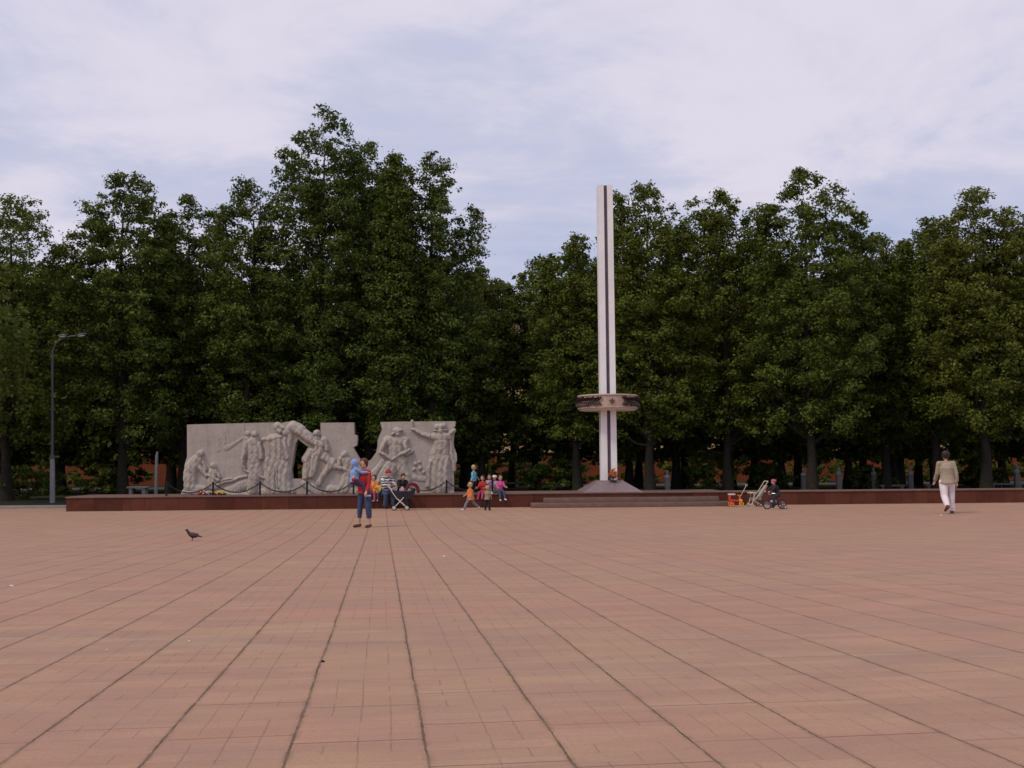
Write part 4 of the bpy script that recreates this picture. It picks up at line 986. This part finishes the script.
person('adult in a striped black and white shirt and red headscarf sitting beside the pram', ax(385, .12, 0), 150, 1.62, K_str, K_jean, S_dk, H_dk, gg, pose=dict(tl=78, tr=74, kl=78, kr=82, al=38, ar=34, el=52, er=58, lean=24, il=22, ir=22, nod=16, turn=-10), seat=PH, hat=K_red, stout=1.12)
person('child in an orange top sitting just right of the standing woman in red', ax(374, .14, 0), 185, 1.12, K_orange, K_mag, S_dk, H_br, gg, pose=dict(tl=82, tr=80, kl=80, kr=80, al=30, ar=30, el=50, er=50, il=20, ir=20), seat=PH, head=1.25, hair='bob')
person('small child in a yellow jacket sitting close to the striped shirt', ax(378.5, .05, 0), 195, .84, K_yel, K_jean, S_wh, H_bl, gg, pose=dict(tl=82, tr=80, kl=70, kr=75, al=30, ar=20, el=40, er=40), seat=PH - .02, head=1.35, stout=1.2, hair='bob')
person('dark-haired adult in black leaning over behind the pram', ax(401, .13, 0), 160, 1.40, K_blk, K_dkjean, S_dk, H_dk, gg, pose=dict(tl=80, tr=80, kl=80, kr=80, al=40, ar=35, el=50, er=50, lean=30, nod=18, il=20, ir=20), seat=PH, hair='bob')
person('fair-haired child in a pale blue jacket standing on the platform behind the orange toddler', ax(473.5, .45), 95, .92, K_teal, K_dkjean, S_dk, H_bl, None, pose=dict(tl=10, tr=-8, kl=5, kr=10, al=20, ar=-10, el=20, er=20), head=1.3, hair='bob', coat=.04)
g = G(470.5, 510.2)
person('toddler in a long orange jacket and grey trousers striding to the left', g, -84, .90, K_orange, K_grey, S_wh, H_bl, None, pose=dict(tl=34, tr=-28, kl=14, kr=22, al=-20, ar=28, el=25, er=30), head=1.34, stout=1.18, hair='bob', coat=.07)
g = G(487.5, 510.5)
person('tiny child in a khaki top and black trousers standing before the platform', g, 20, .74, K_tan, K_blk, S_dk, H_bl, None, pose=dict(hl=5, hr=5, al=30, ar=10, el=70, er=20), head=1.40, stout=1.25, coat=.03)
person('child in a dark red jacket sitting left of the post, leaning left', ax(483.5, .13, 0), 200, 1.05, K_red, K_mag, S_dk, H_dk, gg, pose=dict(tl=84, tr=80, kl=60, kr=60, al=30, ar=30, el=50, er=50, lean=10), seat=PH, head=1.25, hair='bob')
person('child in a lilac and white top sitting directly behind the post', ax(489.5, .55, 0), 180, 1.08, K_lil, K_grey, S_wh, H_dk, gg, pose=dict(tl=84, tr=80, kl=2, kr=2, al=30, ar=30, el=50, er=50), seat=PH + .012, head=1.25, hair='bob')
person('child in a bright pink jacket and pale jeans sitting right of the post', ax(500, .12, 0), 164, 1.06, K_pink, K_jean, S_wh, H_br, gg, pose=dict(tl=84, tr=80, kl=60, kr=60, al=34, ar=30, el=50, er=50, lean=6), seat=PH, head=1.25, hair='bob')
person('child in a white cap sitting between the lilac top and the pink jacket', ax(494.8, .6, 0), 200, 1.02, K_lil, K_grey, S_wh, H_dk, gg, pose=dict(tl=84, tr=80, kl=2, kr=2, al=30, ar=30, el=50, er=50), seat=PH + .012, head=1.25, hat=K_whitep, hair='bob')

# ------------------------------------------------------------------ wheeled things
P_red = mat('red_plastic', (.62, .07, .03), .35, .05, 5); P_yel = mat('yellow_plastic', (.80, .42, .06), .35, .05, 5); P_or = mat('orange_plastic', (.78, .22, .05), .35, .05, 5)
M_rub = mat('rubber', (.018, .017, .018), .8, .2, 20); M_chr = mat('chrome_tube', (.55, .55, .57), .3, .05, 6, metal=.7); M_crm = mat('cream_fabric', (.52, .47, .36), .8, .12, 15); M_fab = mat('black_fabric', (.022, .02, .024), .85, .2, 15); M_mar = mat('maroon_fabric', (.20, .022, .035), .85, .2, 15)
def wheel(par, c, r, t, tyre, rim, spokes=8, name='wheel'):
    a = MB(); a.torus((0, 0, 0), r - t, t, 'Y', 24, 8); w_ = a.build(name, tyre, par, loc=c)
    a = MB(); a.torus((0, 0, 0), r - 2 * t, t * .5, 'Y', 24, 6); a.tube([(0, -.02, 0), (0, .02, 0)], .02, 10)
    for k_ in range(spokes):
        an = 2 * PI * k_ / spokes; a.tube([(0, 0, 0), ((r - 2 * t) * math.cos(an), 0, (r - 2 * t) * math.sin(an))], .004 if spokes > 6 else .012, 5)
    a.build('rim', rim, w_); return w_
# toy tricycle: front towards the right, push handle behind rising right
g = G(736.5, 506.6)
tr = empty('toy_tricycle', (g.x, g.y, 0), TH, 'red and yellow plastic toy tricycle with a long push handle', 'tricycle')
wheel(tr, (.17, 0, .085), .085, .022, P_yel, P_or, 5)
wheel(tr, (-.18, -.14, .075), .075, .02, P_or, P_red, 5); wheel(tr, (-.18, .14, .075), .075, .02, P_or, P_red, 5)
a = MB(); a.tube([(-.18, -.13, .075), (-.18, .13, .075)], .014, 8); a.tube([(-.18, 0, .09), (-.05, 0, .18), (.08, 0, .2), (.13, 0, .3)], .028, 10); a.build('frame', P_red, tr)
a = MB(); a.tube([(.17, -.04, .085), (.16, -.04, .17), (.13, -.03, .2), (.10, 0, .36)], .014, 8); a.tube([(.17, .04, .085), (.16, .04, .17), (.13, .03, .2)], .014, 8); a.build('fork', P_or, tr)
a = MB(); a.tube([(.09, -.15, .38), (.11, -.08, .36), (.11, .08, .36), (.09, .15, .38)], .015, 8); a.build('handlebar', P_or, tr)
a = MB(); a.bevbox((-.14, 0, .21), (.20, .20, .05), .02); a.bevbox((-.23, 0, .30), (.04, .20, .20), .018); a.build('seat', P_red, tr)
a = MB(); a.bevbox((-.16, 0, .41), (.22, .2, .05), .02); a.build('basket', mat('pale_plastic', (.72, .52, .45), .4, .05, 5), tr)
a = MB(); a.ell((.15, 0, .2), (.07, .05, .05), 10, 8); a.build('mudguard', P_yel, tr)
a = MB(); a.tube([(.10, .03, .26), (.20, .03, .42), (.36, .03, .70)], .011, 8); a.tube([(.36, -.08, .71), (.36, .14, .71)], .015, 8); a.build('push_handle', M_crm, tr)
# cream stroller
g = G(755, 506.6)
sr = empty('stroller', (g.x, g.y, 0), TH, 'cream coloured stroller with big tray and slanted handle beside the toy tricycle', 'stroller')
for x, y in ((-.16, -.2), (-.16, .2), (.14, -.2), (.14, .2)): wheel(sr, (x, y, .06), .06, .014, M_crm if x < 0 else M_rub, M_chr, 6)
a = MB()
for y in (-.2, .2): a.tube([(-.16, y, .06), (-.07, y, .36), (-.10, y, .50)], .016, 8); a.tube([(.14, y, .06), (-.10, y, .22)], .013, 8); a.tube([(-.10, y, .2), (.18, y, .50), (.40, y, .84)], .014, 8)
a.tube([(.40, -.2, .84), (.40, .2, .84)], .018, 8); a.tube([(.14, -.2, .06), (.14, .2, .06)], .01, 8); a.tube([(-.16, -.2, .06), (-.16, .2, .06)], .01, 8)
a.build('frame', M_crm, sr)
a = MB(); a.bevbox((.04, 0, .26), (.30, .34, .06), .02); a.bevbox((.20, 0, .42), (.07, .34, .36), .025, rot=Matrix.Rotation(R(30), 3, 'Y')); a.build('seat', mat('grey_fabric', (.26, .25, .23), .85, .15, 12), sr)
a = MB(); a.bevbox((-.10, 0, .46), (.22, .36, .04), .015); a.build('tray', M_crm, sr)
a = MB(); a.bevbox((.30, 0, .56), (.05, .34, .34), .02, rot=Matrix.Rotation(R(32), 3, 'Y')); a.build('canopy', mat('rose_fabric', (.34, .20, .20), .85, .15, 12), sr)
# child's bicycle, facing left and slightly to the camera
g = G(775, 509.2)
bk = empty('childrens_bicycle', (g.x, g.y, 0), PI + .18 + TH, 'small dark bicycle ridden by a child in a pink hat', 'bicycle')
wheel(bk, (.27, 0, .145), .145, .020, M_rub, M_chr, 10); wheel(bk, (-.25, 0, .145), .145, .020, M_rub, M_chr, 10)
M_bk = mat('bicycle_paint', (.06, .02, .05), .35, .1, 8)
a = MB(); a.tube([(-.25, 0, .145), (0, 0, .14), (.19, 0, .34)], .014, 8); a.tube([(-.25, 0, .145), (-.07, 0, .33), (.18, 0, .36)], .012, 8); a.tube([(0, 0, .14), (-.09, 0, .40)], .012, 8); a.build('frame', M_bk, bk)
a = MB()
for y in (-.035, .035): a.tube([(.27, y, .145), (.21, y, .30)], .010, 8)
a.tube([(.21, -.035, .30), (.21, .035, .30)], .011, 8); a.tube([(.21, 0, .30), (.165, 0, .46)], .012, 8); a.build('fork', M_bk, bk)
a = MB(); a.tube([(.08, -.2, .50), (.16, -.13, .50), (.165, 0, .46), (.16, .13, .50), (.08, .2, .50)], .011, 8); a.build('handlebar', M_chr, bk)
a = MB(); a.ell((-.10, 0, .41), (.11, .065, .025), 12, 7); a.build('saddle', M_fab, bk)
a = MB(); a.tube([(0, -.07, .14), (0, .07, .14)], .008, 8); a.tube([(0, -.07, .14), (.07, -.07, .11)], .007, 6); a.tube([(0, .07, .14), (-.07, .07, .17)], .007, 6); a.bevbox((.07, -.10, .105), (.07, .06, .018), .004); a.bevbox((-.07, .10, .175), (.07, .06, .018), .004); a.build('pedals', S_dk, bk)
for y in (-.1, .1): wheel(bk, (-.31, y, .06), .06, .012, M_rub, S_wh, 5, 'training_wheel')
a = MB(); a.bevbox((.05, 0, .25), (.20, .03, .07), .012); a.build('chain_guard', S_wh, bk)
rz = PI + .18 + TH
person('child in a pink hat and dark clothes riding the small bicycle to the left', Vector((g.x, g.y, 0)) + Matrix.Rotation(rz, 3, 'Z') @ Vector((-.10, 0, 0)), -90 - math.degrees(.18 + TH), .92, K_blk, K_dkjean, S_dk, H_dk, None, pose=dict(tl=58, tr=30, kl=62, kr=34, hl=10, hr=10, al=52, ar=52, el=10, er=10, sl=6, sr=6, lean=20), seat=.42, head=1.3, stout=1.2, hat=K_pink)
# dark pram by the seated adults
g = G(401, 510.2)
pm = empty('baby_pram', (g.x, g.y, 0), TH, 'dark pram with white frame and maroon hood in front of the seated adults', 'pram')
for x in (-.22, .20):
    for y in (-.2, .2): wheel(pm, (x, y, .085), .085, .014, M_rub, S_wh, 6)
a = MB()
for y in (-.2, .2): a.tube([(-.22, y, .085), (.10, y, .42)], .013, 8); a.tube([(.20, y, .085), (-.14, y, .40), (-.42, y, .82)], .013, 8)
for x, z in ((-.22, .085), (.20, .085), (-.42, .82)): a.tube([(x, -.2, z), (x, .2, z)], .013, 8)
a.build('frame', S_wh, pm)
a = MB(); prf = [(-.30, .40), (.34, .38), (.46, .60), (.44, .72), (.30, .62), (-.05, .58), (-.26, .66), (-.34, .62)]; a.prism(prf, -.19, .19); a.build('seat', M_fab, pm, smooth=False)
a = MB(); vs = []; fs = []
for i_ in range(13):
    an = -.25 + i_ * (PI + .1) / 12
    for j_ in range(7):
        y = -.21 + .07 * j_; rr = .25 * (1 - .35 * (abs(y) / .21) ** 3); vs.append((.36 + rr * math.cos(an), y, .62 + rr * 1.15 * math.sin(an)))
for i_ in range(12):
    for j_ in range(6): fs.append((i_ * 7 + j_, i_ * 7 + j_ + 1, (i_ + 1) * 7 + j_ + 1, (i_ + 1) * 7 + j_))
a.add(vs, fs); hd = a.build('hood', M_mar, pm); so_ = hd.modifiers.new('thick', 'SOLIDIFY'); so_.thickness = .02
a = MB(); a.torus((.36, -.215, .62), .245, .016, 'Y', 24, 6, a0=-.25, a1=PI - .15); a.build('hood_rim', M_fab, pm)
a = MB(); a.bevbox((.08, 0, .66), (.26, .28, .10), .04); a.build('blanket', K_lil, pm)

# ------------------------------------------------------------------ pigeon and litter
g = GP(192.5, 541)
pg = empty('pigeon', (g.x, g.y, g.z), PI / 2, 'dark grey pigeon walking to the left on the open paving', 'pigeon'); pg.scale = (.87, .87, .87)
a = MB(); b_ = a     # faces +Y locally -> turned to the left
a.ell((0, -.01, .125), (.052, .105, .058), 16, 10, rot=Matrix.Rotation(R(14), 3, 'X')); a.cap((0, .06, .15), (0, .115, .215), .040, .026, 12); a.ell((0, .125, .235), (.024, .031, .026), 12, 8)
a.tube([(0, -.06, .12), (0, -.14, .095), (0, -.21, .085)], [.045, .028, .022], 12, flat=.4); 
for s in (-1, 1): a.cap((s * .022, .0, .09), (s * .022, .005, .045), .018, .007, 8)
a.build('body', mat('pigeon_feathers', (.030, .026, .032), .6, .3, 18), pg, remesh=.004, sm=3)
for s in (-1, 1):
    a = MB(); a.ell((s * .045, -.03, .135), (.016, .095, .040), 14, 8, rot=Matrix.Rotation(R(10), 3, 'X')); a.tube([(s * .035, -.09, .122), (s * .012, -.18, .10)], [.022, .006], 8, flat=.5); a.build('wing', mat('wing_feathers', (.055, .045, .05), .6, .45, 25), pg)
    a = MB(); y0 = .02 * s; a.tube([(s * .022, .005, .05), (s * .022, y0, .004)], .0045, 6)
    for an in (-.5, 0, .5, PI): a.tube([(s * .022, y0, .004), (s * .022 + .028 * math.sin(an), y0 + .028 * math.cos(an), .003)], .003, 5)
    a.build('leg', mat('pigeon_leg', (.35, .12, .10), .6), pg)
    a = MB(); a.ell((s * .021, .135, .242), .005, 6, 5); a.build('eye', mat('pigeon_eye', (.5, .15, .05), .3), pg)
a = MB(); a.tube([(0, .15, .233), (0, .175, .226)], [.007, .002], 8); a.build('beak', mat('beak', (.08, .07, .07), .5), pg)
M_pap = mat('paper', (.62, .56, .50), .8, .08, 9)
r5 = random.Random(4)
lits = [(215, 508.8, 'crumpled white paper scrap by the platform below the yellow flowers'), (269, 508.6, 'white paper scrap by the platform below the carved soldiers'), (504, 507.3, 'pale paper scrap by the platform right of the seated children'), (431, 508, 'paper scrap by the platform right of the pram'),
        (189, 641.5, 'white speck of litter on the paving in the left foreground'), (107, 650.5, 'pale speck of litter left of the white one in the left foreground'), (12, 586.8, 'pale speck of litter by the left edge of the picture'), (443.5, 557, 'small pale wrapper in the middle distance'), (941, 516, 'scrap of paper behind the heel of the walking man')]
for px, py, lb_ in lits:
    g = GP(px, py); a = MB(); n_ = 7; s_ = .028 if py > 540 else .05
    if py > 630: s_ = .009
    vs = [(s_ * r5.uniform(.6, 1) * math.cos(2 * PI * i_ / n_), s_ * r5.uniform(.6, 1) * math.sin(2 * PI * i_ / n_), s_ * r5.uniform(.05, .5)) for i_ in range(n_)]
    lo_ = [(v[0] * .8, v[1] * .8, .001) for v in vs]; top_ = [(0, 0, s_ * .8)]
    a.add(vs + lo_ + top_, [(i_, (i_ + 1) % n_, 2 * n_) for i_ in range(n_)] + [(i_ + n_, (i_ + 1) % n_ + n_, (i_ + 1) % n_, i_) for i_ in range(n_)] + [tuple(range(2 * n_ - 1, n_ - 1, -1))])
    o = a.build('paper_scrap', M_pap, loc=g, smooth=False); tag(o, lb_, 'litter', 'scraps of litter on the square')
g = GP(322.5, 662.5); a = MB(); a.ell((0, 0, .006), (.009, .008, .006), 8, 6); a.ell((.007, .003, .004), (.005, .005, .004), 8, 6); o = a.build('pebble', S_dk, loc=g); tag(o, 'dark pebble lying on a joint of the paving in the foreground', 'pebble')

scene.view_settings.view_transform = 'Standard'; scene.view_settings.look = 'None'
scene.view_settings.exposure = 0.0; scene.view_settings.gamma = 1.0; scene.view_settings.use_curve_mapping = False
scene.render.engine = 'CYCLES'; scene.cycles.max_bounces = 3; scene.cycles.diffuse_bounces = 2; scene.cycles.transparent_max_bounces = 4
scene.render.resolution_x = 1024; scene.render.resolution_y = 768
